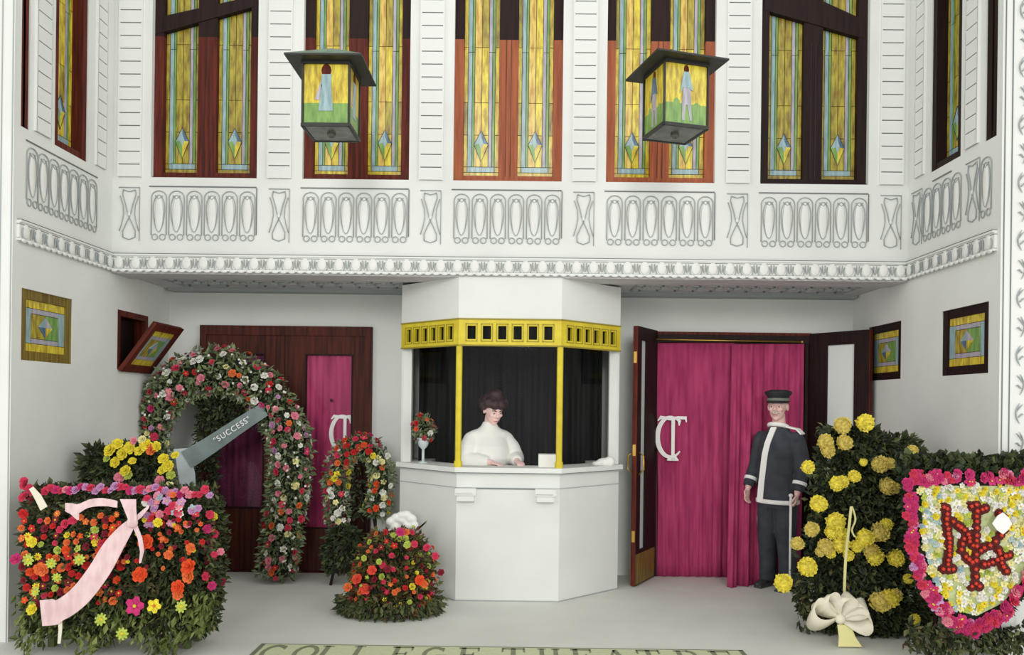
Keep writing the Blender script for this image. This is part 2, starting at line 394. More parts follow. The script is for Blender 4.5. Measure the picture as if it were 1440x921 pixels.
# ------------------------------------------------------------------ cornice of eggs and darts
egg = MB(); egg.cur = 0
egg.ell((0, 0, .0), (.04, .012, .05), None, 12, 8)
egg.cur = 1
egg.tube([(.05 * math.sin(a), -.006, -.012 + .058 * -math.cos(a)) for a in [R(-125 + 250 * i / 12) for i in range(13)]], .0045, 6)
egg_m = egg.mesh('egg', [M['stone'], M['soft_groove']], True)
dart = MB()
dart.tube([(-.012, -.004, .03), (-.008, -.004, -.02), (-.002, -.004, -.045)], [.004, .004, .001], 5)
dart.tube([(.012, -.004, .03), (.008, -.004, -.02), (.002, -.004, -.045)], [.004, .004, .001], 5)
dart_m = dart.mesh('dart', M['soft_groove'], True)
scal = MB(); scal.ell((0, 0, 0), (.03, .008, .014), None, 8, 5); scal_m = scal.mesh('scallop', M['stone'], True)
def cornice(name, loc, rz, length, label):
    t = empty(name, loc, rz); tag(t, label, kind='structure')
    mb = MB(); mb.box(0, length, -.03, .0, -.0, .014); mb.box(0, length, -.032, 0, .122, .136); mb.box(0, length, -.02, 0, .018, .122)
    mb.build('moulding', M['stone'], t)
    mb = MB(); mb.box(0, length, -.034, -.0, .136, .141); mb.build('fillet', M['groove'], t)
    mb = MB(); mb.box(0, length, -.022, 0, .108, .112); mb.build('fillet', M['groove'], t)
    n = round(length / .139); p = length / n
    for i in range(n):
        link('egg', egg_m, t, ((i + .5) * p, -.022, .066))
        if i: link('dart', dart_m, t, (i * p, -.022, .07))
        link('scallop', scal_m, t, ((i + .25) * p, -.03, 0)); link('scallop', scal_m, t, ((i + .75) * p, -.03, 0))
    return t
cornice('trim_1', (XL, Y1, H), 0, XR - XL, 'white egg and dart cornice above the booth')
cornice('trim_2', (XL, YF, H), PI / 2, Y1 - YF, 'white egg and dart cornice on the left side wall')
cornice('trim_3', (XR, Y1, H), -PI / 2, Y1 - YF, 'white egg and dart cornice on the right side wall')

# ------------------------------------------------------------------ relief balustrade
bal = MB(); w = .062; hh = .43
bal.cur = 0; bal.ell((0, 0, hh * .52), (.036, .012, hh * .36), None, 12, 10)
bal.cur = 1
bal.tube([(-w, -.003, .05), (-w, -.003, hh - .07)] + [(w * -math.cos(a), -.003, hh - .07 + .055 * math.sin(a)) for a in [PI * i / 8 for i in range(1, 8)]] + [(w, -.003, hh - .07), (w, -.003, .05)], .0042, 5)
bal.tube([(.046 * math.sin(a) * (1 - .25 * math.cos(a)) , -.004, hh * .53 + hh * .35 * -math.cos(a)) for a in [2 * PI * i / 22 for i in range(22)]], .0038, 5, closed=True)
for sg in (-1, 1):
    bal.tube([(sg * .032 + .024 * math.cos(a), -.004, .035 + .024 * math.sin(a)) for a in [2 * PI * i / 10 for i in range(10)]], .004, 5, closed=True)
bal.tube([(-.03, -.004, hh - .055), (0, -.004, hh - .085), (.03, -.004, hh - .055)], .005, 5)
bal_m = bal.mesh('baluster', [M['stone'], M['soft_groove']], True)
xp = MB(); xw = .085; xh = .44
xp.cur = 1
xp.tube([(xw, -.003, 0), (xw, -.003, xh)], .003, 5); xp.tube([(-xw, -.003, xh), (xw, -.003, xh)], .004, 5)
for sg in (-1, 1):
    xp.tube([(sg * .05, -.004, xh - .02), (sg * .055, -.004, xh - .06), (sg * .03, -.004, xh - .14), (sg * .012, -.004, xh * .5), (-sg * .03, -.004, xh * .3), (-sg * .052, -.004, .08), (-sg * .05, -.004, .03)], .0042, 5)
    xp.tube([(sg * .075, -.004, xh - .07), (sg * .05, -.004, xh * .66), (sg * .045, -.004, xh * .5), (sg * .06, -.004, xh * .33), (sg * .08, -.004, .08)], .0038, 5)
xp.tube([(-.05, -.004, xh - .02), (0, -.004, xh - .035), (.05, -.004, xh - .02)], .004, 5)
xp.tube([(-.05, -.004, .03), (0, -.004, .012), (.05, -.004, .03)], .004, 5)
xp.cur = 0; xp.ell((0, 0, xh * .5), (.016, .012, .02), None, 8, 6)
xp_m = xp.mesh('crossed_panel', [M['stone'], M['soft_groove']], True)
BZ = H + .245
t = empty('trim_4', (0, Y1, BZ)); tag(t, 'raised baluster ornament under the five upper windows', kind='structure')
for a, b in WIN:
    p = (b - a) / 6
    for i in range(6): link('baluster', bal_m, t, (a + (i + .5) * p, -.003, 0))
    mb = MB(); mb.box(a - .01, b, -.007, .001, .447, .455); mb.build('fillet', M['groove'], t)
    mb = MB(); mb.box(b, b + .006, -.007, .001, .06, .446); mb.build('fillet', M['groove'], t)
PIERS = [fx(182, 310)] + [(WIN[i][1] + WIN[i + 1][0]) / 2 for i in range(4)] + [fx(1252, 310)]
for x in PIERS: link('crossed_panel', xp_m, t, (x, -.003, 0))
for nm, X, rz, ylist, xl, lb in (('trim_5', XL, PI / 2, [(sy(34, XL, 260) + .08 + i * .125) for i in range(7)], [], 'raised baluster ornament on the left side wall'),
                         ('trim_6', XR, -PI / 2, [Y1 - .31 - i * .135 for i in range(4)], [Y1 - .14, Y1 - .92], 'raised baluster ornament on the right side wall')):
    t = empty(nm, (X, 0, BZ), rz); tag(t, lb, kind='structure')
    for y in ylist: link('baluster', bal_m, t, (y if X < 0 else -y, -.003, 0))
    if X > 0: link('baluster', bal_m, t, (-(Y1 - 1.08), -.003, 0))
    for y in xl: link('crossed_panel', xp_m, t, (y if X < 0 else -y, -.003, 0))
    for a, b in ((ylist[0] - .07, ylist[-1] + .07),):
        a2, b2 = (a, b) if X < 0 else (-b, -a)
        if a2 > b2: a2, b2 = b2, a2
        mb = MB(); mb.box(a2, b2, -.007, .001, .447, .455); mb.build('fillet', M['groove'], t)

# ------------------------------------------------------------------ courses of thin blocks on the piers
blk = {}
def quoins(name, loc, rz, width, z0, label, skew=0):
    t = empty(name, loc, rz); tag(t, label, kind='structure')
    mb = MB(); mb.box(-width / 2 * .92, width / 2 * .92, -.004, .001, z0, min(TOP, z0 + .1055 * math.ceil((5.15 - z0) / .1055) - .01)); mb.build('backing', M['groove'], t)
    key = round(width, 3)
    if key not in blk:
        b = MB(); b.box(-width / 2, width / 2, -.018, 0, 0, .0965)
        for sg in (-1, 1): b.box(sg * width / 2 - .006, sg * width / 2 + .006, -.018, 0, -.002, .1037)
        blk[key] = b.mesh('block', M['stone'])
    z = z0 + .0
    while z < 5.15:
        link('block', blk[key], t, (0, 0, z)); z += .1055
for i, x in enumerate(PIERS):
    where = ['left of the leftmost upper window', 'first pier right of the leftmost upper window', 'pier left of the central upper window', 'pier right of the central upper window', 'pier left of the rightmost upper window', 'right of the rightmost upper window'][i]
    quoins('trim_%d' % (11 + i), (x, Y1, 0), 0, .185, HS + .0, 'white pier of thin stacked blocks, ' + where)
quoins('trim_17', (XL, sy(60, XL, 100), 0), PI / 2, .17, HS + .02, 'white pier of thin stacked blocks between the left side windows')
quoins('trim_18', (XL, sy(142, XL, 100), 0), PI / 2, .14, HS + .02, 'white pier of thin stacked blocks by the left corner')
quoins('trim_19', (XR, sy(1296, XR, 100), 0), -PI / 2, .13, HS + .02, 'white pier of thin stacked blocks by the right corner')
quoins('trim_20', (XR, sy(1369, XR, 100), 0), -PI / 2, .15, HS + .02, 'white pier of thin stacked blocks between the right side windows')

# ------------------------------------------------------------------ stained glass windows
def panes(sash, x0, x1, z0, z1, rows=(.35, .62, 1.08), tone='yel', diamond=True):
    g = x1 - x0
    def c(f): return x0 + g * f
    cols = [(0, .11, tone), (.11, .23, 'blue'), (.23, .3, 'green'), (.3, .5, 'peach' if tone == 'yel' else 'olive'), (.5, .7, tone), (.7, .8, 'lilac'), (.8, .88, 'green'), (.88, 1, tone)]
    zb = [z0, z0 + .04, z0 + .085]
    cuts = [z0 + r for r in rows if z0 + r < z1 - .08] + [z1]
    gap = .0025
    def pane(a, b, lo, hi, m_):
        mb = MB(); mb.box(a + gap, b - gap, -.006, .004, lo + gap, hi - gap)
        mb.build('pane', M['g_' + m_], sash)
    pane(c(0), c(1), zb[0], zb[1], tone); 
    pane(c(0), c(.11), zb[1], zb[2], tone); pane(c(.11), c(.88), zb[1], zb[2], 'blue'); pane(c(.88), c(1), zb[1], zb[2], tone)
    for a, b, m_ in cols:
        if m_ in ('blue', 'green', 'lilac'):
            mid = (zb[2] + z1) / 2; pane(c(a), c(b), zb[2], mid, m_); pane(c(a), c(b), mid, z1, m_)
        else:
            lo = zb[2]
            for i, hi in enumerate(cuts):
                mm = m_ if i % 2 == 0 or m_ != tone else ('olive' if random.random() < .4 else m_)
                pane(c(a), c(b), lo, hi, mm); lo = hi
    if diamond:
        xc, zc, hw, hh_ = c(.5), z0 + .27, g * .2, .115
        fr = MB()
        pts = [(xc, zc + hh_), (xc - hw, zc), (xc, zc - hh_ * 1.25), (xc + hw, zc)]
        fr.tube([(p[0], -.012, p[1]) for p in pts], .003, 5, closed=True); fr.build('came', M['lead'], sash)
        c0 = (xc, zc + .01)
        for a, b, m_ in ((pts[0], pts[1], 'blue'), (pts[1], pts[2], 'green'), (pts[2], pts[3], 'yel'), (pts[3], pts[0], 'dkblue')):
            mb = MB(); mb.prism_y([a, b, c0], -.011, -.004); mb.build('pane', M['g_' + m_], sash)
        mb = MB(); mb.prism_y([(xc, zc + .06), (xc - .02, zc + .01), (xc, zc - .04), (xc + .02, zc + .01)], -.014, -.01); mb.build('pane', M['g_blue'], sash)
def upper_window(idx, a, b, wood, top_shade_wood, tone, slant, label, group=None):
    W = b - a; t = empty('window_%d' % idx, (a, Y1 + .10, HS)); tag(t, label, kind='structure')
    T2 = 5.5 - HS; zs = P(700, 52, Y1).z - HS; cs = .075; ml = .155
    fr = MB()
    for x0, x1, yy in ((0, cs, -.055), (W - cs, W, -.055), (W / 2 - ml / 2, W / 2 + ml / 2, -.05)):
        fr.cur = 0; fr.box(x0, x1, yy, .05, 0, zs); fr.cur = 1; fr.box(x0, x1, yy, .05, zs, T2)  # upper lengths darkened by material, where shade at the window tops would fall
    fr.cur = 0
    fr.box(cs, W / 2 - ml / 2, -.05, .05, 0, .055); fr.box(W / 2 + ml / 2, W - cs, -.05, .05, 0, .055)
    fr.box(-.0, W, -.07, .0, -.0, .016)
    fr.build('frame', [wood, top_shade_wood], t)
    mb = MB(); 
    for s_ in (-.02, .02): mb.box(W / 2 + s_ - .002, W / 2 + s_ + .002, -.053, -.049, .05, zs)
    mb.build('mullion_bead', M['dark'], t)
    for s_, (x0, x1) in enumerate(((cs, W / 2 - ml / 2), (W / 2 + ml / 2, W - cs))):
        sb = MB(); sb.box(x0, x1, .005, .02, .05, T2); sash = sb.build('sash', M['lead'], t)
        panes(sash, x0, x1, .055, T2, tone=tone)
    if slant:
        # slanting dark head rail in front of the sashes
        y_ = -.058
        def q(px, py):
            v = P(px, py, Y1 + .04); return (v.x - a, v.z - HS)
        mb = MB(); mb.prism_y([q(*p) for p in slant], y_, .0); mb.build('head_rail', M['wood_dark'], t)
    return t
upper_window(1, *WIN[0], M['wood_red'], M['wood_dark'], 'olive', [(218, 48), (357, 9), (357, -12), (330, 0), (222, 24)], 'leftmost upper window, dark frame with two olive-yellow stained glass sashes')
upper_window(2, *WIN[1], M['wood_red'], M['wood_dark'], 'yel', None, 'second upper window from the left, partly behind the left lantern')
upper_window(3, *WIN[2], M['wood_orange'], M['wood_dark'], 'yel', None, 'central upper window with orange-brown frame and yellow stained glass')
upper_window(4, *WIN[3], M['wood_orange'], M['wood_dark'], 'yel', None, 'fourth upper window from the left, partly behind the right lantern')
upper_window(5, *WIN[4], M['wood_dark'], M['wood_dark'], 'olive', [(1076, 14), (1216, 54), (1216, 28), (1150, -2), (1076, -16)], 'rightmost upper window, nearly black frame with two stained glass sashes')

def side_window(idx, X, rz, hole, label, wood, upper, wood2=None):
    y0, y1, z0, z1 = hole; W = y1 - y0
    origin = (X + (-.1 if X < 0 else .1), y0 if X < 0 else y1, z0)
    t = empty('window_%d' % idx, origin, rz); tag(t, label, kind='structure')
    Hh = min(z1, 5.5) - z0; cs = .055 if upper else .065
    fr = MB(); fr.box(0, cs, -.09, .03, 0, Hh); fr.box(W - cs, W, -.09, .03, 0, Hh); fr.box(cs, W - cs, -.085, .03, 0, cs)
    if not upper: fr.box(cs, W - cs, -.085, .03, Hh - cs, Hh)
    fr.build('frame', wood, t)
    sb = MB(); top = Hh if upper else Hh - cs
    sb.box(cs, W - cs, .005 if upper else -.065, .02, cs, top); sash = sb.build('sash', M['lead'], t)
    if upper: panes(sash, cs, W - cs, cs, top, tone='olive' if X > 0 else 'yel')
    else: small_panes(sash, cs, W - cs, cs, top, y=-.069)
    return t
def small_panes(sash, x0, x1, z0, z1, y=0.0):
    def pane(a, b, lo, hi, m_, d=0):
        mb = MB(); mb.box(a + .002, b - .002, y - .006 - d, y + .004, lo + .002, hi - .002); mb.build('pane', M['g_' + m_], sash)
    w = x1 - x0; h = z1 - z0
    pane(x0, x1, z0, z0 + h * .16, 'yel'); pane(x0, x1, z1 - h * .16, z1, 'yel')
    pane(x0, x0 + w * .16, z0 + h * .16, z1 - h * .16, 'blue'); pane(x1 - w * .16, x1, z0 + h * .16, z1 - h * .16, 'blue')
    pane(x0 + w * .16, x1 - w * .16, z0 + h * .16, z0 + h * .26, 'lilac'); pane(x0 + w * .16, x1 - w * .16, z1 - h * .26, z1 - h * .16, 'lilac')
    pane(x0 + w * .16, x0 + w * .5, z0 + h * .26, z1 - h * .26, 'olive'); pane(x0 + w * .5, x1 - w * .16, z0 + h * .26, z1 - h * .26, 'green')
    xc, zc = (x0 + x1) / 2, (z0 + z1) / 2
    pts = [(xc, zc + h * .2), (xc - w * .17, zc), (xc, zc - h * .2), (xc + w * .17, zc)]
    for i, m_ in enumerate(('blue', 'dkblue', 'yel', 'lilac')):
        mb = MB(); mb.prism_y([pts[i], pts[(i + 1) % 4], (xc, zc)], y - .012, y - .004); mb.build('pane', M['g_' + m_], sash)
side_window(6, XL, PI / 2, L3, 'tall stained glass window in the upper left side wall, nearest the corner', M['wood_red'], True)
side_window(7, XL, PI / 2, L4, 'tall narrow-looking window at the left edge of the upper side wall', M['wood_red'], True)
side_window(8, XR, -PI / 2, R3, 'tall dark framed window in the upper right side wall, nearest the corner', M['wood_dark'], True)
side_window(9, XR, -PI / 2, R4, 'tall dark window at the right edge of the upper side wall', M['wood_dark'], True)
side_window(10, XL, PI / 2, L1, 'small closed stained glass window in the lower left wall', M['wood_olive'], False)
side_window(12, XR, -PI / 2, R1, 'small stained glass window in the lower right wall nearest the pilaster', M['wood_dark'], False)
side_window(13, XR, -PI / 2, R2, 'small stained glass window in the lower right wall beside the open door leaf', M['wood_dark'], False)
# window 11: hopper sash tilted into the recess
y0, y1, z0, z1 = L2; W = y1 - y0
t = empty('window_11', (XL - .1, y0, z0), PI / 2); tag(t, 'small window in the lower left wall with its sash tilted open', kind='structure')
fr = MB(); cs = .05; Hh = z1 - z0
fr.box(0, cs, -.1, .03, 0, Hh); fr.box(W - cs, W, -.1, .03, 0, Hh); fr.box(cs, W - cs, -.1, .03, 0, cs); fr.box(cs, W - cs, -.1, .03, Hh - cs, Hh)
fr.build('frame', M['wood_red'], t); mb = MB(); mb.box(cs, W - cs, .0, .02, cs, Hh - cs); mb.build('dark_interior', M['wood_dark'], t)
sb = MB(); hs = Hh - .0
sb.box(.0, .07, -.035, 0, 0, hs); sb.box(W - .07, W, -.035, 0, 0, hs); sb.box(.07, W - .07, -.035, 0, 0, .07); sb.box(.07, W - .07, -.035, 0, hs - .07, hs)
sash = sb.build('sash', M['wood_red'], t, loc=(0, -.105, .0)); sash.rotation_euler = (R(36), 0, 0)
small_panes(sash, .07, W - .07, .07, hs - .07, y=-.015)

# ------------------------------------------------------------------ left double door (door_1)
def bx(px, py=600): return P(px, py, YB).x
dz0 = 0; dzt = P(400, 459, YB).z
xa, xm, xb = bx(283), bx(401), bx(523)
t = empty('door_1', (xa, YB, 0)); tag(t, 'brown double door behind the flower arch with curtained glass', kind='structure')
Wd = xb - xa; wl = xm - xa
fr = MB(); fr.box(0, .06, -.06, .0, 0, dzt); fr.box(Wd - .06, Wd, -.06, 0, 0, dzt); fr.box(.06, Wd - .06, -.06, 0, dzt - .09, dzt); fr.box(0, Wd, -.09, 0, 0, .012)
fr.build('frame', M['wood_door'], t)
pzt = P(460, 500, YB).z; pzb = P(460, 741, YB).z; pzb2 = P(340, 712, YB).z
for i, (x0, x1, p0, p1, pb, cm) in enumerate(((.06, wl, bx(306) - xa, bx(372) - xa, pzb2, M['plum']), (wl + .004, Wd - .06, bx(432) - xa, bx(495) - xa, pzb, M['magenta']))):
    mb = MB(); y0_ = -.045
    mb.box(x0, p0, y0_, 0, .012, dzt - .09); mb.box(p1, x1, y0_, 0, .012, dzt - .09); mb.box(p0, p1, y0_, 0, .012, pb); mb.box(p0, p1, y0_, 0, pzt, dzt - .09)
    lf = mb.build('door_leaf', M['wood_door'], t)
    mb = MB()
    for a in ((p0 - .012, p0, pb, pzt), (p1, p1 + .012, pb, pzt)): mb.box(a[0], a[1], -.056, -.044, a[2] - .012, a[3] + .012)
    mb.box(p0, p1, -.056, -.044, pzt, pzt + .012); mb.box(p0, p1, -.056, -.044, pb - .012, pb); mb.build('bead', M['wood_dark'], lf)
    mb = MB(); n = 40; w_ = p1 - p0; vs_ = []
    for k in range(n + 1):
        x = p0 + w_ * k / n; y = -.016 + .006 * math.sin(k * 1.1)
        vs_ += [(x, y, pb), (x, y, pzt)]
    mb.add(vs_, [(2 * k, 2 * k + 2, 2 * k + 3, 2 * k + 1) for k in range(n)]); cu = mb.build('pane_curtain', cm, lf, smooth=True)
    mb = MB(); mb.box(p0, p1, -.036, -.033, pb, pzt); mb.build('glass', M['clear'], lf)
    if i == 1:
        mb = MB(); mb.ell((bx(468) - xa, -.07, P(468, 563, YB).z), (.014, .014, .014)); mb.build('knob', M['dark'], lf, smooth=True)
        door_leaf_r = lf

# monogram of C crossed by T
def monogram(parent, loc, s=1.0, depth0=.006, name='monogram'):
    mb = MB()
    def fn(x, y, tt): return (x, -tt, y)
    nst = [0]
    def stroke(pts, ws):
        nst[0] += 1; depth = depth0 + nst[0] * .0006
        q = [Vector(p) for p in pts]; L = []; Rr = []
        for i, p in enumerate(q):
            d = (q[min(i + 1, len(q) - 1)] - q[max(i - 1, 0)]).normalized(); nn = Vector((-d.y, d.x)) * ws[i] / 2; L.append(p + nn); Rr.append(p - nn)
        for i in range(len(q) - 1):
            quad = [L[i], L[i + 1], Rr[i + 1], Rr[i]]; mb.hexa([fn(a.x * s, a.y * s, 0) for a in quad], [fn(a.x * s, a.y * s, depth) for a in quad])
    C = arc(.0, .01, .115, .175, 62, 315, 22); stroke(C, [.012 + .03 * math.sin(PI * i / 22) for i in range(23)])
    stroke([(.055, .165), (.075, .15), (.072, .11)], [.02, .03, .008])
    stroke([(0.02, .175), (.02, -.16)], [.03, .03]); stroke([(-.03, .17), (.07, .17)], [.012, .012])
    stroke([(-.115, .15), (-.09, .18), (.0, .168), (.06, .178), (.13, .178), (.135, .14)], [.01, .03, .028, .028, .03, .01])
    stroke([(-.025, -.19), (.0, -.165), (.04, -.165), (.065, -.19)], [.008, .03, .03, .008])
    stroke([(-.03, -.19), (.07, -.19)], [.014, .014])
    return mb.build(name, M['white_applique'], parent, loc=loc)
mg = P(482, 611, YB - .03)
monogram(door_leaf_r, (mg.x - xa, -.0235, mg.z), 0.97, .004)

# ------------------------------------------------------------------ right doorway (door_2)
t = empty('door_2', (0, YB, 0)); tag(t, 'open doorway with dark frame, two leaves swung out', kind='structure')
fr = MB(); ht = DRZ; hb = P(1030, 483, YB).z
fr.box(DRX0 - .02, DRX1 + .02, -.05, .2, hb, ht); fr.box(DRX0 - .02, DRX0 + .035, -.04, .2, 0, hb); fr.box(DRX1 - .03, DRX1 + .03, -.04, .2, 0, hb)
fr.build('frame', M['wood_dark'], t)
mb = MB(); mb.box(DRX0 - .02, DRX1 + .02, -.056, -.048, ht - .025, ht); mb.build('head_bead', M['wood_red'], t)
def leaf_door(hx, hy, nx, ny, z1, glass, stile_n, stile_h, kick, edge_mat, face_mat, kick_mat, side):
    """door leaf from hinge (hx,hy) to free edge (nx,ny)"""
    hv = Vector((hx, hy)); nv = Vector((nx, ny)); d = nv - hv; W = d.length; ang = math.atan2(d.y, d.x)
    t2 = MB(); T = Matrix.Rotation(ang, 4, 'Z'); T.translation = (hx, hy - YB, 0)
    th = .045
    o0, o1 = (0, th) if side > 0 else (-th, 0)
    t2.box(0, W - .004, o0, o1, .01, kick, T); t2.box(0, W - .004, o0, o1, z1 - .12, z1, T)
    t2.box(0, stile_h, o0, o1, kick, z1 - .12, T); t2.box(W - stile_n, W - .004, o0, o1, kick, z1 - .12, T)
    lf = t2.build('door_leaf', face_mat, t)
    e = MB(); e.box(W - .004, W, o0, o1, .01, z1, T); e.build('edge_strip', edge_mat, lf)
    k = MB(); fa = o0 - .004 if side > 0 else o1; k.box(.03, W - .004, fa, fa + .004, .02, kick - .03, T); 
    fa2 = o1 if side > 0 else o0 - .004; k.box(.03, W - .004, fa2, fa2 + .004, .02, kick - .03, T); k.build('kick_plate', kick_mat, lf)
    g = MB(); g.box(stile_h, W - stile_n, (o0 + o1) / 2 - .004, (o0 + o1) / 2 + .004, kick, z1 - .12, T); g.build('glass', glass, lf)
    return lf, T, W, (o0, o1)
nb = PZ(893, 826); z_l = PX(893, 459, nb.x)
zl = EYE + (z_l.z - EYE) * 1.0
lf, T, W, oo = leaf_door(DRX0 + .01, YB - .06, nb.x, nb.y, P(893, 458, nb.y).z, M['pale_glass'], .1, .28, .32, M['wood_red'], M['wood_dark'], M['wood_olive'], -1)
for zz in (2.05, 1.22, .45):
    h_ = MB(); h_.box(W - .001, W + .004, oo[0] + .008, oo[1] - .008, zz - .05, zz + .05, T); h_.build('lock_plate', M['brass'], lf)
h_ = MB(); h_.tube([T @ Vector((W - .05, oo[0] - .0, 1.2)), T @ Vector((W - .04, oo[0] - .05, 1.17)), T @ Vector((W - .04, oo[0] - .055, 1.05)), T @ Vector((W - .05, oo[0], 1.0))], .008, 8)
h_.tube([T @ Vector((W - .05, oo[1] - .0, 1.2)), T @ Vector((W - .04, oo[1] + .05, 1.17)), T @ Vector((W - .04, oo[1] + .055, 1.05)), T @ Vector((W - .05, oo[1], 1.0))], .008, 8)
h_.build('handle', M['brass'], lf, smooth=True)
nbx = P(1222, 600, 6.93)
leaf_door(DRX1 - .0, YB - .05, nbx.x, 6.93, P(1222, 463, 6.93).z, M['white_pane'], .15, .19, .5, M['wood_red'], M['wood_dark'], M['wood_dark'], 1)

rod = MB(); ra, rb = P(915, 477, YB - .08), P(1128, 481, YB - .08); rod.tube([ra, rb], .007, 8); rod.ell(ra, (.014,) * 3); rod.ell(rb, (.014,) * 3)
rod = rod.build('curtain_rod', M['brass'], smooth=True); tag(rod, 'thin brass rod above the magenta curtains', 'curtain rod')
def curtain(name, px0, px1, ytop, ybot, fy, label, zb=0.0, folds=7, amp=.012, thin=None, seed=0):
    mb = MB(); n = 90; mrow = 14; vs_ = []
    for j in range(mrow + 1):
        f = j / mrow
        for k in range(n + 1):
            u = k / n; Yc = fy(u, f); px = px0(f) + (px1(f) - px0(f)) * u
            a = amp * (0.4 + 1.2 * f)
            y = Yc + a * math.sin(u * folds * 2 * PI + seed + .6 * math.sin(u * 9 + seed)) + a * .5 * math.sin(u * folds * 4.6 * PI + f)
            zt = P(px, ytop, YB - .08).z; z = zt + (zb - zt) * f
            x = P(px, 600, Yc).x
            vs_.append((x, y, z))
    fs = [(j * (n + 1) + k, (j + 1) * (n + 1) + k, (j + 1) * (n + 1) + k + 1, j * (n + 1) + k + 1) for j in range(mrow) for k in range(n)]
    mb.add(vs_, fs); o = mb.build(name, M['magenta'], smooth=True)
    sd_ = o.modifiers.new('thick', 'SOLIDIFY'); sd_.thickness = .006
    return tag(o, label, 'curtain')
c1 = curtain('curtain', lambda f: 919 + 7 * f, lambda f: 1032, 482, 806, lambda u, f: YB - .045, 'flat magenta curtain with white monogram, beside the left open door leaf', .004, 7, .006)
def fy2(u, f): return YB - .11 - .36 * f ** 1.5 * (1 - .8 * u)
c2 = curtain('curtain', lambda f: 1028 - 2 * f, lambda f: 1130, 484, 820, fy2, 'magenta curtain bulging forward behind the uniformed doorman', .004, 6, .016, seed=2)
mg = P(943, 616, YB - .075); monogram(c1, (mg.x, mg.y, mg.z), 1.08, .006)

# ------------------------------------------------------------------ ticket booth
booth = empty('ticket_booth', (BC, Y1, 0)); tag(booth, 'white faceted ticket booth with yellow gilt window frame, centre of the entrance', 'ticket booth')
def rel(v): return Vector((v[0] - BC, v[1] - Y1, v[2] if len(v) > 2 else 0))
def poly(off, sc=1.0, back=YB):
    """plan outline pushed out by off"""
    pts = [Vector((A_.x, back)), Vector((A_.x, A_.y)), Vector((B_.x, B_.y)), Vector((C_.x, C_.y)), Vector((D_.x, D_.y)), Vector((D_.x, back))]
    c = Vector((BC, YB)); out = []
    for i, p in enumerate(pts):
        if i == 0: q = Vector((p.x - off, p.y))
        elif i == 5: q = Vector((p.x + off, p.y))
        else:
            d1 = (p - pts[i - 1]).normalized(); d2 = (pts[i + 1] - p).normalized()
            n1 = Vector((-d1.y, d1.x)); n2 = Vector((-d2.y, d2.x)); n1 = -n1; n2 = -n2
            if (n1 + n2).dot(p - c) < 0: n1 = -n1; n2 = -n2
            b = (n1 + n2).normalized(); q = p + b * off / max(.4, b.dot(n1))
        out.append(q)
    return [(q.x - BC, q.y - Y1) for q in out]
def slab(mb, off, z0, z1):
    pl = poly(off); n = len(pl)
    mb.hexa([(x, y, z0) for x, y in pl], [(x, y, z1) for x, y in pl])
def ring(mb, o0, o1, z0, z1):     # wall between two offsets
    a = poly(o0); b = poly(o1)
    for i in range(5):
        mb.hexa([(*a[i], z0), (*a[i + 1], z0), (*b[i + 1], z0), (*b[i], z0)], [(*a[i], z1), (*a[i + 1], z1), (*b[i + 1], z1), (*b[i], z1)])
CZ = P(712, 658, Y1 - .03).z
mb = MB(); ring(mb, 0, -.06, 0, CZ - .04); mb.build('base', M['plaster'], booth)
for o0_, z0_, z1_ in ((.006, CZ - .17, CZ - .165), (.006, .0, .008), (.03, CZ - .05, CZ - .044)): mb = MB(); ring(mb, o0_, 0, z0_, z1_); mb.build('fillet', M['soft_groove'], booth)
mb = MB(); ring(mb, .035, -.26, CZ - .04, CZ); mb.build('counter', M['stone'], booth)
for px in (655, 767):
    bxp = P(px, 697, Y1).x - BC; zt = CZ - .17
    mb = MB(); mb.box(bxp - .085, bxp + .085, -.06, 0, zt - .055, zt); mb.box(bxp - .07, bxp + .07, -.045, 0, zt - .105, zt - .055)
    mb.cur = 1; mb.box(bxp - .08, bxp + .06, -.0615, -.059, zt - .045, zt - .04); mb.box(bxp - .07, bxp + .07, -.047, 0, zt - .11, zt - .104); mb.build('bracket', [M['stone'], M['soft_groove']], booth)
mb = MB(); mb.box(P(670, 690, Y1).x - BC, P(752, 690, Y1).x - BC, -.006, 0, CZ - .178, CZ - .17); mb.build('line', M['groove'], booth)
FT = P(712, 449, Y1).z; FB = P(712, 486, Y1).z
mb = MB(); ring(mb, 0, -.05, FT, H - .02); mb.build('head_wall', M['plaster'], booth)
mb = MB(); slab(mb, -.05, FT + .02, FT + .06); mb.build('booth_ceiling', M['black_drape'], booth)
# posts
pl = poly(0); pin = poly(-.05)
for i in (2, 3):
    x, y = poly(-.02)[i]; mb = MB(); mb.tube([(x, y, CZ), (x, y, FB + .01)], .026, 8); mb.tube([(x, y, CZ), (x, y, CZ + .05)], .034, 8); mb.build('post', M['gold'], booth)
for i in (1, 4):
    x, y = poly(-.035)[i]; s_ = 1 if i == 1 else -1
    mb = MB(); mb.box(x - .035 + s_ * .02, x + .035 + s_ * .02, y - .0, y + .09, CZ, FB + .01); mb.build('end_post', M['plaster'], booth)
    mb = MB(); x2 = pl[i][0]; mb.box(min(x2, x2 + s_ * .04), max(x2, x2 + s_ * .04), y + .02, YB - Y1, CZ, FT); mb.build('side_wall', M['plaster'], booth)
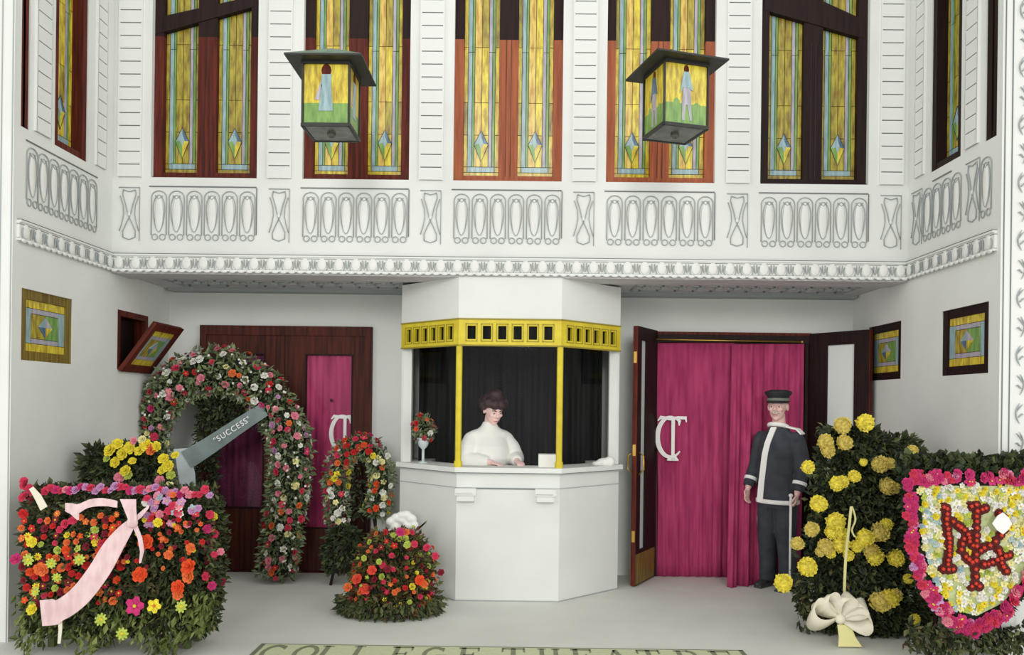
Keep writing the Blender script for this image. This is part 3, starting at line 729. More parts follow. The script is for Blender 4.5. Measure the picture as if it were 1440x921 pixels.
# gilt lattice frieze
for i in (1, 2, 3):
    p0 = Vector(pl[i]); p1 = Vector(pl[i + 1]); d = p1 - p0; L = d.length; ang = math.atan2(d.y, d.x)
    T = Matrix.Rotation(ang, 4, 'Z'); T.translation = (p0.x, p0.y, 0)
    mb = MB(); th0, th1 = -.004, .026; hz0 = FB + .05; hz1 = FT - .055
    mb.box(0, L, th0, th1, FB, hz0, T); mb.box(0, L, th0, th1, hz1, FT, T)
    m0 = .045; pit = (L - 2 * m0) / 6; hw = pit * .27
    xs = [m0 + (k + .5) * pit for k in range(6)]; e0 = 0
    for x in xs: mb.box(e0, x - hw, th0, th1, hz0, hz1, T); e0 = x + hw
    mb.box(e0, L, th0, th1, hz0, hz1, T)
    fz = mb.build('frieze', M['gold'], booth)
    for x in xs:
        r_ = MB(); q = hw + .014
        for a in ((x - q, x + q, hz0 - .018, hz0 - .012), (x - q, x + q, hz1 + .012, hz1 + .018), (x - q, x - q + .005, hz0 - .018, hz1 + .018), (x + q - .005, x + q, hz0 - .018, hz1 + .018)): r_.box(a[0], a[1], th0 - .005, th0, a[2], a[3], T)
        r_.build('square_frame', M['gold_dark'], fz)
    mb = MB(); mb.box(.02, L - .02, .03, .034, FB + .002, FT, T); mb.build('frieze_lining', M['black_drape'], fz)  # black sheet added so the lattice holes look dark
    mb = MB(); mb.box(0, L, th0 - .006, th1, FB - .006, FB + .006, T); mb.box(0, L, th0 - .008, th1, FT - .005, FT + .006, T); mb.build('frieze_edge', M['gold_dark'], booth)
    mb = MB(); mb.box(.03, L - .03, .008, .012, CZ, FB, T); mb.build('glass', M['clear'], booth)
# interior
dr = MB(); vs_ = []; n = 160
path = [Vector(q) for q in poly(-.10)]; path[0].y -= .05; path[5].y -= .05; path = [path[1] + Vector((.06, .1)), path[0] + Vector((.03, -.05)), path[5] + Vector((-.03, -.05)), path[4] + Vector((-.06, .1))]
seg = [(path[i + 1] - path[i]).length for i in range(3)]; tot = sum(seg)
for k in range(n + 1):
    s_ = tot * k / n; i = 0
    while i < 2 and s_ > seg[i]: s_ -= seg[i]; i += 1
    p = path[i] + (path[i + 1] - path[i]) * (s_ / seg[i]); nrm = Vector((0, 1)) if i == 1 else Vector((1 if i == 2 else -1, 0))
    p = p + nrm * (.012 * math.sin(k * .9) + .01 * math.sin(k * .37 + 1))
    vs_ += [(p.x, p.y, .02), (p.x, p.y, FT + .02)]
dr.add(vs_, [(2 * k, 2 * k + 2, 2 * k + 3, 2 * k + 1) for k in range(n)]); dr.build('back_drape', M['black_drape'], booth, smooth=True)

# ------------------------------------------------------------------ flowers and foliage
def flower_mesh(kind, col):
    mb = MB(); rnd = random.Random(hash(kind) % 97 if False else {'rose': 3, 'daisy': 5, 'mum': 9, 'bud': 11, 'phlox': 13}[kind])
    def petal(a, r0, r1, w, z0, z1, curl):
        ca, sa = math.cos(a), math.sin(a)
        def q(r, s, z): return (ca * r - sa * s, sa * r + ca * s, z)
        rm = (r0 + r1) * .55; zm = z0 + (z1 - z0) * .7
        v = [q(r0, 0, z0), q(rm, -w, zm), q(rm, w, zm), q(r1, -w * .5, z1 + curl), q(r1, w * .5, z1 + curl)]
        mb.add(v, [(0, 1, 2), (1, 3, 4, 2)])
    if kind == 'rose':
        for i in range(6): petal(2 * PI * i / 6, .1, 1.0 + rnd.uniform(-.1, .1), .5, 0, .15, -.05)
        for i in range(5): petal(2 * PI * i / 5 + .5, .08, .72, .38, .1, .38, .05)
        for i in range(4): petal(2 * PI * i / 4 + .2, .04, .42, .25, .2, .6, .0)
        mb.ell((0, 0, .38), (.22, .22, .22), None, 6, 4)
    elif kind == 'phlox':
        for i in range(5): petal(2 * PI * i / 5, .05, 1.0, .42, 0, .12, 0)
        mb.cur = 1; mb.ell((0, 0, .12), (.2, .2, .14), None, 6, 4)
    elif kind == 'daisy':
        for i in range(9): petal(2 * PI * i / 9, .1, 1.0, .24, .05, .1, -.02)
        mb.cur = 1; mb.ell((0, 0, .1), (.28, .28, .18), None, 8, 4)
    elif kind == 'bud':
        mb.ell((0, 0, .4), (.62, .62, .75), None, 8, 6)
        for i in range(5): petal(2 * PI * i / 5, .3, .85, .35, 0, .75, .1)
    elif kind == 'mum':
        mb.ell((0, 0, .1), (.72, .72, .6), None, 10, 7)
        for j, (el, n) in enumerate(((-25, 13), (0, 14), (22, 13), (45, 10), (68, 6))):
            for i in range(n):
                a = 2 * PI * (i + .5 * (j % 2)) / n + rnd.uniform(-.1, .1); e_ = R(el + rnd.uniform(-6, 6)); ro = 1.0 + rnd.uniform(-.12, .1)
                def q(r, s, ee): return (math.cos(a) * math.cos(ee) * r - math.sin(a) * s, math.sin(a) * math.cos(ee) * r + math.cos(a) * s, .1 + math.sin(ee) * r * .85)
                mb.add([q(.55, 0, e_), q(.85, -.2, e_ - .04), q(.85, .2, e_ - .04), q(ro, 0, e_ + .16)], [(0, 1, 3), (0, 3, 2)])
    me = mb.mesh(kind + '_' + col, [M['f_' + col], M['f_yellow'] if col not in ('yellow', 'mum') else M['f_orange']])
    return me
FM = {}
def blossom(parent, kind, col, p, n, r, name='blossom'):
    key = (kind, col)
    if key not in FM: FM[key] = flower_mesh(kind, col)
    o = bpy.data.objects.new(name, FM[key]); scene.collection.objects.link(o)
    o.location = p; n = Vector(n) + Vector((random.uniform(-.25, .25), random.uniform(-.15, .15), random.uniform(-.2, .3)))
    q = n.to_track_quat('Z', 'Y') @ Euler((0, 0, random.uniform(0, 6))).to_quaternion()
    o.rotation_mode = 'QUATERNION'; o.rotation_quaternion = q; o.scale = (r, r, r); o.parent = parent
    return o
def leaves(sampler, N, size, depth, name, m_, parent, droop=.3, wide=.45):
    mb = MB()
    for _ in range(N):
        p, n = sampler(); n = Vector(n).normalized(); p = Vector(p) - n * random.random() ** 2 * depth
        d = (n + Vector((random.gauss(0, .7), random.gauss(0, .7), random.gauss(0, .7) - droop))).normalized()
        L = size * random.uniform(.6, 1.35)
        s_ = d.orthogonal().normalized(); s_ = Matrix.Rotation(random.uniform(0, 6.28), 3, d) @ s_
        b = d.cross(s_); w = s_ * L * wide * .5
        mb.add([p, p + d * L * .5 + w + b * L * .08, p + d * L - b * L * .1, p + d * L * .5 - w + b * L * .08], [(0, 1, 2), (0, 2, 3)])
    o = mb.build(name, m_, parent); o['kind'] = 'stuff'
    return o
def tube_sampler(path, radii, flat=.7, front=.75):
    path = [Vector(p) for p in path]; segs = [(path[i + 1] - path[i]).length for i in range(len(path) - 1)]; tot = sum(segs)
    def s(u=None, a=None):
        x = (random.random() if u is None else u) * tot; i = 0
        while i < len(segs) - 1 and x > segs[i]: x -= segs[i]; i += 1
        f = x / segs[i]; c = path[i].lerp(path[i + 1], f); r = radii[i] + (radii[i + 1] - radii[i]) * f
        d = (path[i + 1] - path[i]).normalized(); side = d.cross(Vector((0, 1, 0))).normalized()
        if a is None: a = random.uniform(-PI / 2, PI / 2) if random.random() < front else random.uniform(0, 2 * PI)
        n = side * math.sin(a) + Vector((0, -1, 0)) * math.cos(a)
        return c + side * math.sin(a) * r + Vector((0, -1, 0)) * math.cos(a) * r * flat, n
    return s
def smooth_path(pts, k=6):
    pts = [Vector(p) for p in pts]; out = []
    for i in range(len(pts) - 1):
        p0 = pts[max(i - 1, 0)]; p1 = pts[i]; p2 = pts[i + 1]; p3 = pts[min(i + 2, len(pts) - 1)]
        for j in range(k):
            t_ = j / k
            out.append(.5 * ((2 * p1) + (p2 - p0) * t_ + (2 * p0 - 5 * p1 + 4 * p2 - p3) * t_ ** 2 + (3 * p1 - p0 - 3 * p2 + p3) * t_ ** 3))
    out.append(pts[-1]); return out
def pick(w):
    r = random.random() * sum(x[1] for x in w)
    for k, v in w:
        r -= v
        if r <= 0: return k
    return w[-1][0]
def scatter(parent, sampler, N, mix, size, mind, kinds=(('rose', 3), ('phlox', 1)), out=.01, maxtry=40, rel=None):
    pts = []
    for _ in range(N):
        for _t in range(maxtry):
            p, n = sampler()
            if all((p - q).length > mind for q in pts): break
        else: continue
        pts.append(p)
        q = p + Vector(n).normalized() * out * random.uniform(.3, 1.6)
        blossom(parent, pick(kinds), pick(mix), q, n, size * random.uniform(.7, 1.3))
    return len(pts)

# the arch of flowers
YA = 7.0
arch = empty('flower_arch', (P(315, 700, YA).x, YA, 0)); tag(arch, 'tall arch of pink, rose and white flowers before the left door', 'flower arch')
AO = arch.location.copy()
ap = [(236, 826), (232, 740), (222, 660), (216, 610), (228, 565), (262, 532), (312, 520), (358, 540), (392, 580), (409, 630), (406, 690), (397, 750), (388, 812)]
ar = [.13, .13, .13, .13, .17, .2, .21, .2, .19, .19, .18, .17, .17]
path = []
for (x, y) in ap: path.append(P(x, y, YA) - AO)
path[0].z = .06; path[-1].z = max(.06, path[-1].z)
rad = []
for i in range(len(ar) - 1):
    for j in range(6): rad.append(ar[i] + (ar[i + 1] - ar[i]) * j / 6)
rad.append(ar[-1]); path = smooth_path(path)
mb = MB(); mb.tube(path, [r * .62 for r in rad], 10, flat=.6, axis=Vector((0, 1, 0))); mb.build('shade_core', M['moss'], arch)
S = tube_sampler(path, [r * .95 for r in rad])
leaves(S, 5200, .06, .06, 'foliage', M['leaf_arch'], arch)
MIX_A = [('pink', 5), ('rose', 5), ('white', 6), ('cream', 4), ('orange', 1.2), ('mauve', 1.5), ('red', 1.2), ('magenta', .8)]
scatter(arch, S, 300, MIX_A, .031, .05)
mb = MB()
for _ in range(130):
    p, n = S(); mb.ell(p + n * .015, (.012, .012, .012), None, 6, 4)
o = mb.build('small_buds', M['f_white'], arch); o['kind'] = 'stuff'
# inner curtain of dark trailing green
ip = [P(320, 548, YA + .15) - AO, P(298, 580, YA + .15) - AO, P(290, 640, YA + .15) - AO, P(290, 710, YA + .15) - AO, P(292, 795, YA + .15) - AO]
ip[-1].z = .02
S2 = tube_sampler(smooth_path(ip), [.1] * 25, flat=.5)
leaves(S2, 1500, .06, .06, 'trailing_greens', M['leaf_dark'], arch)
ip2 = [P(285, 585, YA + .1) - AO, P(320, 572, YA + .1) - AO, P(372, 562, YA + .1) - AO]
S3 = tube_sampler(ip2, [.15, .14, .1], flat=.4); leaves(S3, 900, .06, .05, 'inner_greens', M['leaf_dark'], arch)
# the ribbon across it
yb_ = YA - .14
pa = P(262, 647, yb_); pb = P(372, 576, yb_); dirv = (pb - pa).normalized(); nrm = Vector((-dirv.z, 0, dirv.x))
mb = MB(); pts = [pa.lerp(pb, i / 10) + Vector((0, .02 * math.sin(i * .6), 0)) for i in range(11)]
mb.ribbon(pts, [.17 - .05 * i / 10 for i in range(11)], nrm, .004)
rib = mb.build('lettered_ribbon', M['grey_ribbon']); tag(rib, 'grey-green ribbon with white lettering slung across the flower arch', 'ribbon')
fc = bpy.data.curves.new('ribbon_lettering', 'FONT'); fc.body = '"SUCCESS"'; fc.size = .07; fc.extrude = .001; fc.align_x = 'CENTER'; fc.align_y = 'CENTER'; fc.space_character = 1.15
fc.materials.append(M['white_applique']); ft_ = bpy.data.objects.new('font_source', fc); scene.collection.objects.link(ft_); bpy.context.view_layer.update(); fme = bpy.data.meshes.new_from_object(ft_.evaluated_get(bpy.context.evaluated_depsgraph_get())); bpy.data.objects.remove(ft_); fo = bpy.data.objects.new('lettering', fme); scene.collection.objects.link(fo)
cc = pa.lerp(pb, .60) + Vector((0, -.026, 0)); fo.location = cc; fo.rotation_euler = (PI / 2, -math.atan2(dirv.z, dirv.x), 0); fo.parent = rib
mb = MB(); e0 = pa + Vector((0, .01, 0)); mb.ribbon([e0 + Vector((-.06, 0, .1)), e0 + Vector((-.03, 0, 0)), e0 + Vector((0.0, 0, -.12)), e0 + Vector((.02, .01, -.32)), e0 + Vector((.0, .02, -.42))], [.12, .13, .15, .12, .06], (1, 0, .1), .004)
mb.build('ribbon_tail', M['tulle'], rib)

# large basket of cut flowers, left foreground
YQ = 5.0
big = empty('flower_bank', (P(160, 900, YQ).x, YQ, 0)); tag(big, 'broad bank of orange, red and pink flowers with pink ribbon, left foreground', 'flower arrangement')
BO = big.location.copy()
xq0, xq1 = P(36, 800, YQ).x - BO.x, P(282, 800, YQ).x - BO.x
zq1 = P(150, 690, YQ).z; zq0 = .1
def SB():
    r = random.random()
    if r < .70:
        u, v = random.random(), random.random() ** .9
        x = xq0 + (xq1 - xq0) * u; z = zq0 + (zq1 - zq0) * v
        bul = .10 * (1 - (2 * u - 1) ** 4) * (1 - (2 * v - 1) ** 4)
        return Vector((x, -bul, z)), Vector(((2 * u - 1) * .5, -1, .15 + .3 * max(0, v - .7)))
    if r < .85:
        v = random.random(); y = random.random() * .3
        return Vector((xq1 + .0 + .05 * math.sin(PI * min(1, (1 - v) * 1.1)), y, zq0 + (zq1 - .04 - zq0) * v)), Vector((1, -.5, .1))
    if r < .92:
        v = random.random(); return Vector((xq0 - .02, random.random() * .28, zq0 + (zq1 - zq0) * v)), Vector((-1, -.5, .1))
    u = random.random(); return Vector((xq0 + (xq1 - xq0) * u, random.random() * .3, zq1)), Vector((0, -.4, 1))
mb = MB(); mb.box(xq0 + .05, xq1 - .05, .05, .28, .2, zq1 - .05); mb.build('shade_core', M['moss'], big)
for x in (xq0 + .12, xq1 - .12):
    for y in (.1, .26): mb = MB(); mb.box(x - .02, x + .02, y - .02, y + .02, 0, .22); mb.build('leg', M['stem'], big)
leaves(SB, 9500, .05, .07, 'foliage', M['leaf_mix'], big)
leaves(SB, 1500, .05, .02, 'dark_leaves', M['leaf_dark'], big)
def SBlow():
    x = random.uniform(xq0, xq1 + .08); c = .5 + .5 * math.sin(x * 14) ; z = random.uniform(.0 + .16 * c, .40)
    return Vector((x, random.uniform(-.14, .1), z)), Vector((0, -1, -.6))
leaves(SBlow, 1500, .06, .05, 'trailing_greens', M['leaf_bright'], big, droop=.9)
def onQ(px, py, y=-.14):
    v = P(px, py, YQ + y); return v - BO
for i in range(34):                                    # pink row on the top edge
    px = 64 + i * 7.0; blossom(big, 'rose', pick([('magenta', 3), ('rose', 4), ('mauve', 3), ('pink', 2)]), onQ(px, 687 + random.uniform(-4, 5) + (px > 220) * 5, -.06), (0, -1, .5), random.uniform(.022, .033))
for i in range(9): blossom(big, 'rose', pick([('rose', 2), ('wine', 2), ('magenta', 1)]), onQ(36 + random.uniform(-10, 10), 676 + i * 3.4, -.03), (0, -1, .3), .027)
for i in range(34): blossom(big, pick([('rose', 2), ('phlox', 1)]), pick([('mauve', 3), ('rose', 3), ('pink', 3), ('white', 1.2), ('orange', 1), ('paleblue', 1.4)]), onQ(random.uniform(205, 283), random.uniform(695, 738), -.13), (.2, -1, .2), random.uniform(.02, .03))
MIXL = [('red', 4), ('wine', 3), ('orange', 4), ('flame', 2), ('yellow', 1.6), ('lime', 2), ('rose', 1.5)]
pts = []
for _ in range(120):
    for _k in range(30):
        px, py = random.uniform(30, 170), random.uniform(722, 850)
        if all((px - a) ** 2 + (py - b) ** 2 > 80 for a, b in pts): break
    pts.append((px, py))
    if abs((px - 60) * .82 + (py - 862) * .57 * 1) < 4: pass
    blossom(big, pick([('rose', 3), ('phlox', 1), ('daisy', 1)]), pick(MIXL), onQ(px, py, -.125), (0, -1, .2), random.uniform(.018, .031))
for px, py, c, s_, k in ((205, 762, 'flame', .05, 'rose'), (197, 808, 'flame', .048, 'rose'), (265, 797, 'flame', .05, 'rose'), (265, 810, 'orange', .045, 'rose'), (250, 826, 'flame', .045, 'rose'), (250, 836, 'orange', .034, 'rose'), (237, 780, 'orange', .03, 'rose'), (268, 770, 'orange', .03, 'rose'),
                      (190, 852, 'magenta', .06, 'phlox'), (217, 852, 'yellow', .045, 'phlox'), (255, 853, 'lime', .04, 'daisy'), (142, 871, 'lime', .04, 'daisy'), (172, 891, 'lime', .04, 'daisy'), (222, 735, 'yellow', .03, 'rose'), (230, 757, 'orange', .028, 'bud'), (252, 742, 'orange', .03, 'bud'), (45, 857, 'yellow', .035, 'rose'), (58, 800, 'orange', .045, 'rose'),
                      (22, 786, 'magenta', .035, 'rose'), (40, 787, 'lime', .04, 'daisy'), (72, 792, 'lime', .034, 'daisy'), (112, 787, 'lime', .036, 'daisy'), (45, 762, 'yellow', .034, 'rose'), (80, 812, 'lime', .03, 'daisy'), (50, 832, 'lime', .032, 'daisy')):
    blossom(big, k, c, onQ(px, py, -.16), (0, -1, .1), s_)
for i in range(34): blossom(big, 'rose', pick([('rose', 3), ('magenta', 3), ('wine', 2), ('pink', 1), ('yellow', .7)]), onQ(random.gauss(294, 6), random.uniform(722, 830), random.uniform(-.02, .2)), (.7, -1, .1), random.uniform(.02, .032))
for i in range(46): blossom(big, 'rose', pick([('wine', 3), ('orange', 3), ('yellow', 1), ('red', 2)]), onQ(random.uniform(160, 285), random.uniform(725, 800), -.14), (0, -1, .1), random.uniform(.013, .02))
# pink ribbons
yr = YQ - .2
mb = MB()
rp = smooth_path([P(183, 737, yr), P(160, 768, yr), P(138, 805, yr - .02), P(112, 838, yr - .02), P(84, 858, yr - .01), P(58, 862, yr)], 5)
wd = []
for i in range(len(rp)):
    d_ = rp[min(i + 1, len(rp) - 1)] - rp[max(i - 1, 0)]; wd.append(Vector((-d_.z, .0, d_.x)))
mb.ribbon(rp, [.06 + .07 * math.sin(PI * min(.5, i / 16)) + (.03 if i > 20 else 0) for i in range(len(rp))], wd, .005)
rbn = mb.build('ribbon', M['pink_ribbon']); tag(rbn, 'wide pink ribbon falling diagonally down the left foreground flowers', 'ribbon')
mb = MB(); mb.ribbon([P(180, 702, yr), P(183, 716, yr - .02), P(187, 733, yr - .02)], [.10, .075, .05], (1, 0, 0), .005)
mb.ribbon([P(188, 735, yr), P(197, 757, yr), P(200, 775, yr), P(197, 792, yr)], [.03, .028, .026, .012], (1, 0, .2), .004)
mb.ribbon([P(187, 733, yr - .01), P(200, 722, yr), P(210, 712, yr)], [.04, .05, .02], (.2, 0, 1), .004); mb.build('upper_tail', M['pink_ribbon'], rbn)
mb = MB(); mb.ell(P(186, 735, yr - .01), (.035, .02, .035)); mb.build('knot', M['pink_ribbon'], rbn, smooth=True)
mb = MB(); mb.ribbon([P(84, 866, yr), P(85, 885, yr), P(83, 905, yr)], [.03, .022, .018], (1, 0, 0), .004); mb.build('thin_tail', M['cream_ribbon'], rbn)
mb = MB(); mb.ribbon(smooth_path([P(92, 713, yr), P(108, 716, yr - .02), P(125, 708, yr), P(145, 706, yr + .01), P(165, 709, yr)], 3), [.05, .06, .07, .06, .055, .05, .05, .05, .05, .05, .045, .045, .04], (0, 0, 1), .005)
mb.ribbon([P(99, 712, yr - .01), P(106, 722, yr - .02), P(110, 731, yr - .01)], [.06, .05, .01], (1, 0, .4), .004)
r2 = mb.build('ribbon', M['pink_ribbon']); tag(r2, 'short pale pink ribbon lying level near the top of the flower bank', 'ribbon')
mb = MB(); mb.ribbon([P(44, 686, yr + .08), P(53, 698, yr + .06), P(62, 715, yr + .05)], [.03, .045, .05], (.8, 0, .5), .004)
r3 = mb.build('ribbon', M['cream_ribbon']); tag(r3, 'small cream ribbon end at the upper left corner of the flower bank', 'ribbon')

def ball_sampler(c, r, front=.8):
    c = Vector(c)
    def s():
        a = random.uniform(-PI, 0) if random.random() < front else random.uniform(0, PI); zz = random.uniform(-.75, 1)
        q = math.sqrt(max(0, 1 - zz * zz)); n = Vector((math.cos(a) * q, math.sin(a) * q, zz))
        return c + Vector((n.x * r[0], n.y * r[1], n.z * r[2])), Vector((n.x / r[0], n.y / r[1], n.z / r[2])).normalized()
    return s
# yellow flowers behind it
YY = 5.85
yb = empty('yellow_flower_basket', (P(185, 700, YY).x, YY, 0)); tag(yb, 'basket of yellow flowers on a stand behind the left flower bank', 'flower basket')
YO = yb.location.copy(); cz = P(185, 662, YY).z
S = ball_sampler((0, 0, cz), (.28, .16, .19))
mb = MB(); mb.ell((0, 0, cz), (.22, .13, .15)); mb.build('shade_core', M['moss'], yb)
leaves(S, 2000, .055, .07, 'foliage', M['leaf_dark'], yb)
SL = ball_sampler((P(140, 652, YY).x - YO.x, 0, cz + .03), (.11, .08, .15)); leaves(SL, 420, .07, .06, 'side_leaves', M['leaf_dark'], yb)
mb = MB(); mb.loft([(0, 0, cz - .32, .1, .1), (0, 0, cz - .1, .19, .15)], 16); mb.build('basket', M['basket'], yb)
for a in range(3): mb = MB(); mb.tube([(.05 * math.cos(a * 2.1), .05 * math.sin(a * 2.1), cz - .3), (.18 * math.cos(a * 2.1), .18 * math.sin(a * 2.1), 0)], .012, 6); mb.build('leg', M['basket'], yb)
for px, py, r, c in [(155, 633, .05, 'yellow'), (165, 624, .042, 'yellow'), (172, 638, .046, 'yellow'), (182, 630, .046, 'yellow'), (188, 620, .03, 'pink'), (196, 634, .04, 'yellow'), (205, 626, .046, 'yellow'), (212, 632, .046, 'orange'), (220, 628, .04, 'yellow'), (162, 650, .04, 'yellow'), (176, 662, .042, 'yellow'), (168, 671, .042, 'pink'), (186, 648, .03, 'yellow'), (230, 645, .042, 'yellow'),
                  (236, 655, .046, 'yellow'), (228, 661, .034, 'yellow'), (180, 668, .036, 'lime'), (240, 668, .034, 'lime'), (150, 645, .028, 'lime'), (225, 676, .04, 'pink'), (238, 684, .036, 'cream'), (246, 640, .03, 'yellow'), (200, 618, .034, 'cream')]:
    blossom(yb, 'rose', c, P(px, py, YY - .2) - YO, (0, -1, .3), r)

# small wreath stand
YW = 6.95
wr = empty('wreath_stand', (P(505, 800, YW).x, YW, 0)); tag(wr, 'horseshoe wreath of white, yellow and red flowers on an easel beside the booth', 'wreath')
WO = wr.location.copy()
wp = smooth_path([P(x, y, YW) - WO for x, y in ((474, 735), (473, 700), (474, 664), (487, 636), (507, 627), (527, 637), (537, 664), (535, 700), (525, 725))], 4)
mb = MB(); mb.tube(wp, .055, 10, flat=.6, axis=Vector((0, 1, 0))); mb.build('shade_core', M['moss'], wr)
S = tube_sampler(wp, [.1] * len(wp), flat=.6); leaves(S, 1500, .05, .04, 'foliage', M['leaf_arch'], wr)
seglen = len(wp)
pts = []
for i in range(105):
    for _k in range(20):
        u = random.random(); p, n = S(u)
        if all((p - q).length > .042 for q in pts): break
    pts.append(p)
    if .36 < u < .62: c = pick([('rose', 4), ('red', 3), ('magenta', 1), ('orange', 2), ('flame', 1)])
    elif u < .2: c = pick([('white', 4), ('cream', 2), ('coral', 2), ('rose', 1)])
    elif u < .36: c = pick([('yellow', 4), ('orange', 2), ('white', 3), ('red', 1)])
    else: c = pick([('white', 4), ('cream', 3), ('flame', 2), ('yellow', 2)])
    blossom(wr, pick([('rose', 3), ('phlox', 1)]), c, p + n * .01, n, random.uniform(.024, .036))
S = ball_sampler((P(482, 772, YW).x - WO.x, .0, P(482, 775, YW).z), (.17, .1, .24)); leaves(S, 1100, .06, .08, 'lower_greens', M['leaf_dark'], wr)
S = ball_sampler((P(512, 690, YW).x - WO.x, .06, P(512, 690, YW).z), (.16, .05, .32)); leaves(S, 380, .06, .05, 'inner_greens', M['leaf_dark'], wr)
mb = MB(); zt = P(505, 640, YW).z
mb.tube([(-.02, .05, zt), (-.24, -.05, 0)], .014, 6); mb.tube([(.02, .05, zt), (.24, -.05, 0)], .014, 6); mb.tube([(0, .06, zt), (0, .38, 0)], .014, 6); mb.tube([(-.15, -.01, .45), (.15, -.01, .45)], .012, 6)
mb.build('easel', M['wood_dark'], wr)

# low basket by the booth
YLB = 6.08
lb = empty('low_flower_basket', (P(550, 850, YLB).x, YLB, 0)); tag(lb, 'low mound of red, orange and yellow flowers at the foot of the booth', 'flower basket')
LO = lb.location.copy()
def SLB():
    v = random.random() ** 1.2; z = .02 + v * (P(550, 745, YLB).z - .02); a = random.uniform(-PI, 0) if random.random() < .8 else random.uniform(0, PI)
    r = .36 * (1 - v ** 3 * .55) * (.9 + .1 * math.sin(a * 5)); 
    return Vector((math.cos(a) * r + .03 * v, math.sin(a) * r * .75, z)), Vector((math.cos(a), math.sin(a), .5))
mb = MB(); mb.loft([(0, 0, 0, .18, .15), (0, 0, .18, .26, .2), (0, 0, .5, .12, .1)], 16); mb.build('basket', M['moss'], lb)
leaves(SLB, 3600, .05, .08, 'foliage', M['leaf_rust'], lb)
def SLB2():
    a = random.uniform(-PI, 0); r = .36 + random.random() * .05; return Vector((math.cos(a) * r, math.sin(a) * r * .8, random.uniform(.02, .14))), Vector((math.cos(a), math.sin(a), -.2))
leaves(SLB2, 700, .055, .05, 'trailing_greens', M['leaf_mix'], lb, droop=.6)
scatter(lb, SLB, 150, [('rose', 3), ('wine', 3), ('red', 2), ('orange', 3), ('yellow', 2.5), ('lime', 3), ('flame', 1)], .022, .038, kinds=(('rose', 3), ('bud', 1), ('phlox', 1)), out=.025)
for px, py, c, r in ((502, 814, 'coral', .042), (513, 828, 'coral', .044), (489, 826, 'orange', .036), (523, 802, 'coral', .038), (590, 816, 'flame', .04), (597, 822, 'orange', .03), (563, 748, 'magenta', .036), (573, 766, 'lime', .03), (612, 782, 'rose', .03), (620, 805, 'wine', .028), (545, 800, 'wine', .03), (533, 790, 'lime', .024), (512, 785, 'lime', .024), (583, 765, 'rose', .028), (600, 770, 'rose', .03)):
    blossom(lb, 'rose', c, P(px, py, YLB - .24) - LO, (0, -1, .4), r)
mb = MB(); 
for q in range(3): mb.ribbon([P(590, 742, YLB - .1), P(596 + q * 2, 737 - q * 2, YLB - .1), P(598, 731 + q * 5, YLB - .1)], [.03, .025, .002], (0.4, 0, 1), .003)
for o_ in [mb.build('spiky_leaf', M['leaf_bright'], lb)]: o_.location = -LO
# white bow behind the mound
mb = MB(); bwc = P(566, 733, 6.42)

for dx, dz, r_ in ((.07, .02, .05), (.03, .05, .05), (.09, -.03, .045), (-.05, .03, .045), (-.09, 0, .045), (-.06, -.04, .04), (0, .01, .04), (.04, -.03, .04), (-.01, .055, .035)): mb.ell(bwc + Vector((dx, -.01 + dx * .1, dz)), (r_, .045, r_ * .85), None, 10, 7)
mb.ribbon([bwc + Vector((-.02, -.02, 0)), bwc + Vector((-.1, -.03, -.06)), bwc + Vector((-.14, -.02, -.16))], [.04, .06, .07], (1, 0, .4), .004)
mb.tube([bwc, bwc + Vector((-.05, .0, -.3)), Vector((bwc.x - .06, bwc.y, .0))], .012, 6)
bow = mb.build('ribbon_bow', M['white_cloth'], smooth=True); remesh(bow, .009, 3); tag(bow, 'puffy white bow between the wreath easel and the booth', 'bow')

# chrysanthemums, right foreground
YM = 5.75
mu = empty('chrysanthemum_bank', (P(1190, 900, YM).x, YM, 0)); tag(mu, 'tall bank of large yellow chrysanthemums right of the doorman', 'flower arrangement')
MO = mu.location.copy()
outl = [(600, 1160, 1215), (625, 1155, 1262), (650, 1150, 1285), (680, 1142, 1290), (710, 1140, 1292), (745, 1135, 1294), (780, 1125, 1296), (815, 1112, 1298), (850, 1120, 1303), (885, 1150, 1312)]
def SM():
    i = random.randrange(len(outl) - 1); f = random.random(); y = outl[i][0] + (outl[i + 1][0] - outl[i][0]) * f
    x0 = outl[i][1] + (outl[i + 1][1] - outl[i][1]) * f; x1 = outl[i][2] + (outl[i + 1][2] - outl[i][2]) * f
    u = random.random(); back = random.random() < .2
    v = P(x0 + (x1 - x0) * u, y, YM) - MO; b = .2 * math.sqrt(max(0, 1 - (2 * u - 1) ** 2))
    s_ = 1 if back else -1
    return Vector((v.x, s_ * b, max(.03, v.z))), Vector(((2 * u - 1) * .7, s_, .15))
mb = MB(); mb.loft([(P(1215, 890, YM).x - MO.x, 0, .02, .36, .1), (P(1212, 800, YM).x - MO.x, 0, P(1205, 800, YM).z, .32, .12), (P(1212, 720, YM).x - MO.x, 0, P(1205, 720, YM).z, .28, .12), (P(1210, 660, YM).x - MO.x, 0, P(1200, 660, YM).z, .22, .1), (P(1190, 622, YM).x - MO.x, 0, P(1200, 622, YM).z, .1, .06)], 16); mb.build('shade_core', M['moss'], mu)
leaves(SM, 9000, .06, .1, 'foliage', M['leaf_dark'], mu)
def SM2():
    v = P(random.uniform(1125, 1310), random.uniform(835, 885), YM - .15) - MO; return Vector((v.x, v.y, max(.02, v.z))), Vector((0, -1, 0))
leaves(SM2, 900, .07, .05, 'lower_greens', M['leaf_mix'], mu)
def SM4():
    p, n = SM(); return p + n.normalized() * .02, n
leaves(SM4, 900, .055, .02, 'light_greens', M['leaf_mix'], mu)
SMt = ball_sampler(P(1262, 632, YM) - MO, (.16, .1, .1)); leaves(SMt, 420, .06, .05, 'upper_greens', M['leaf_mix'], mu)
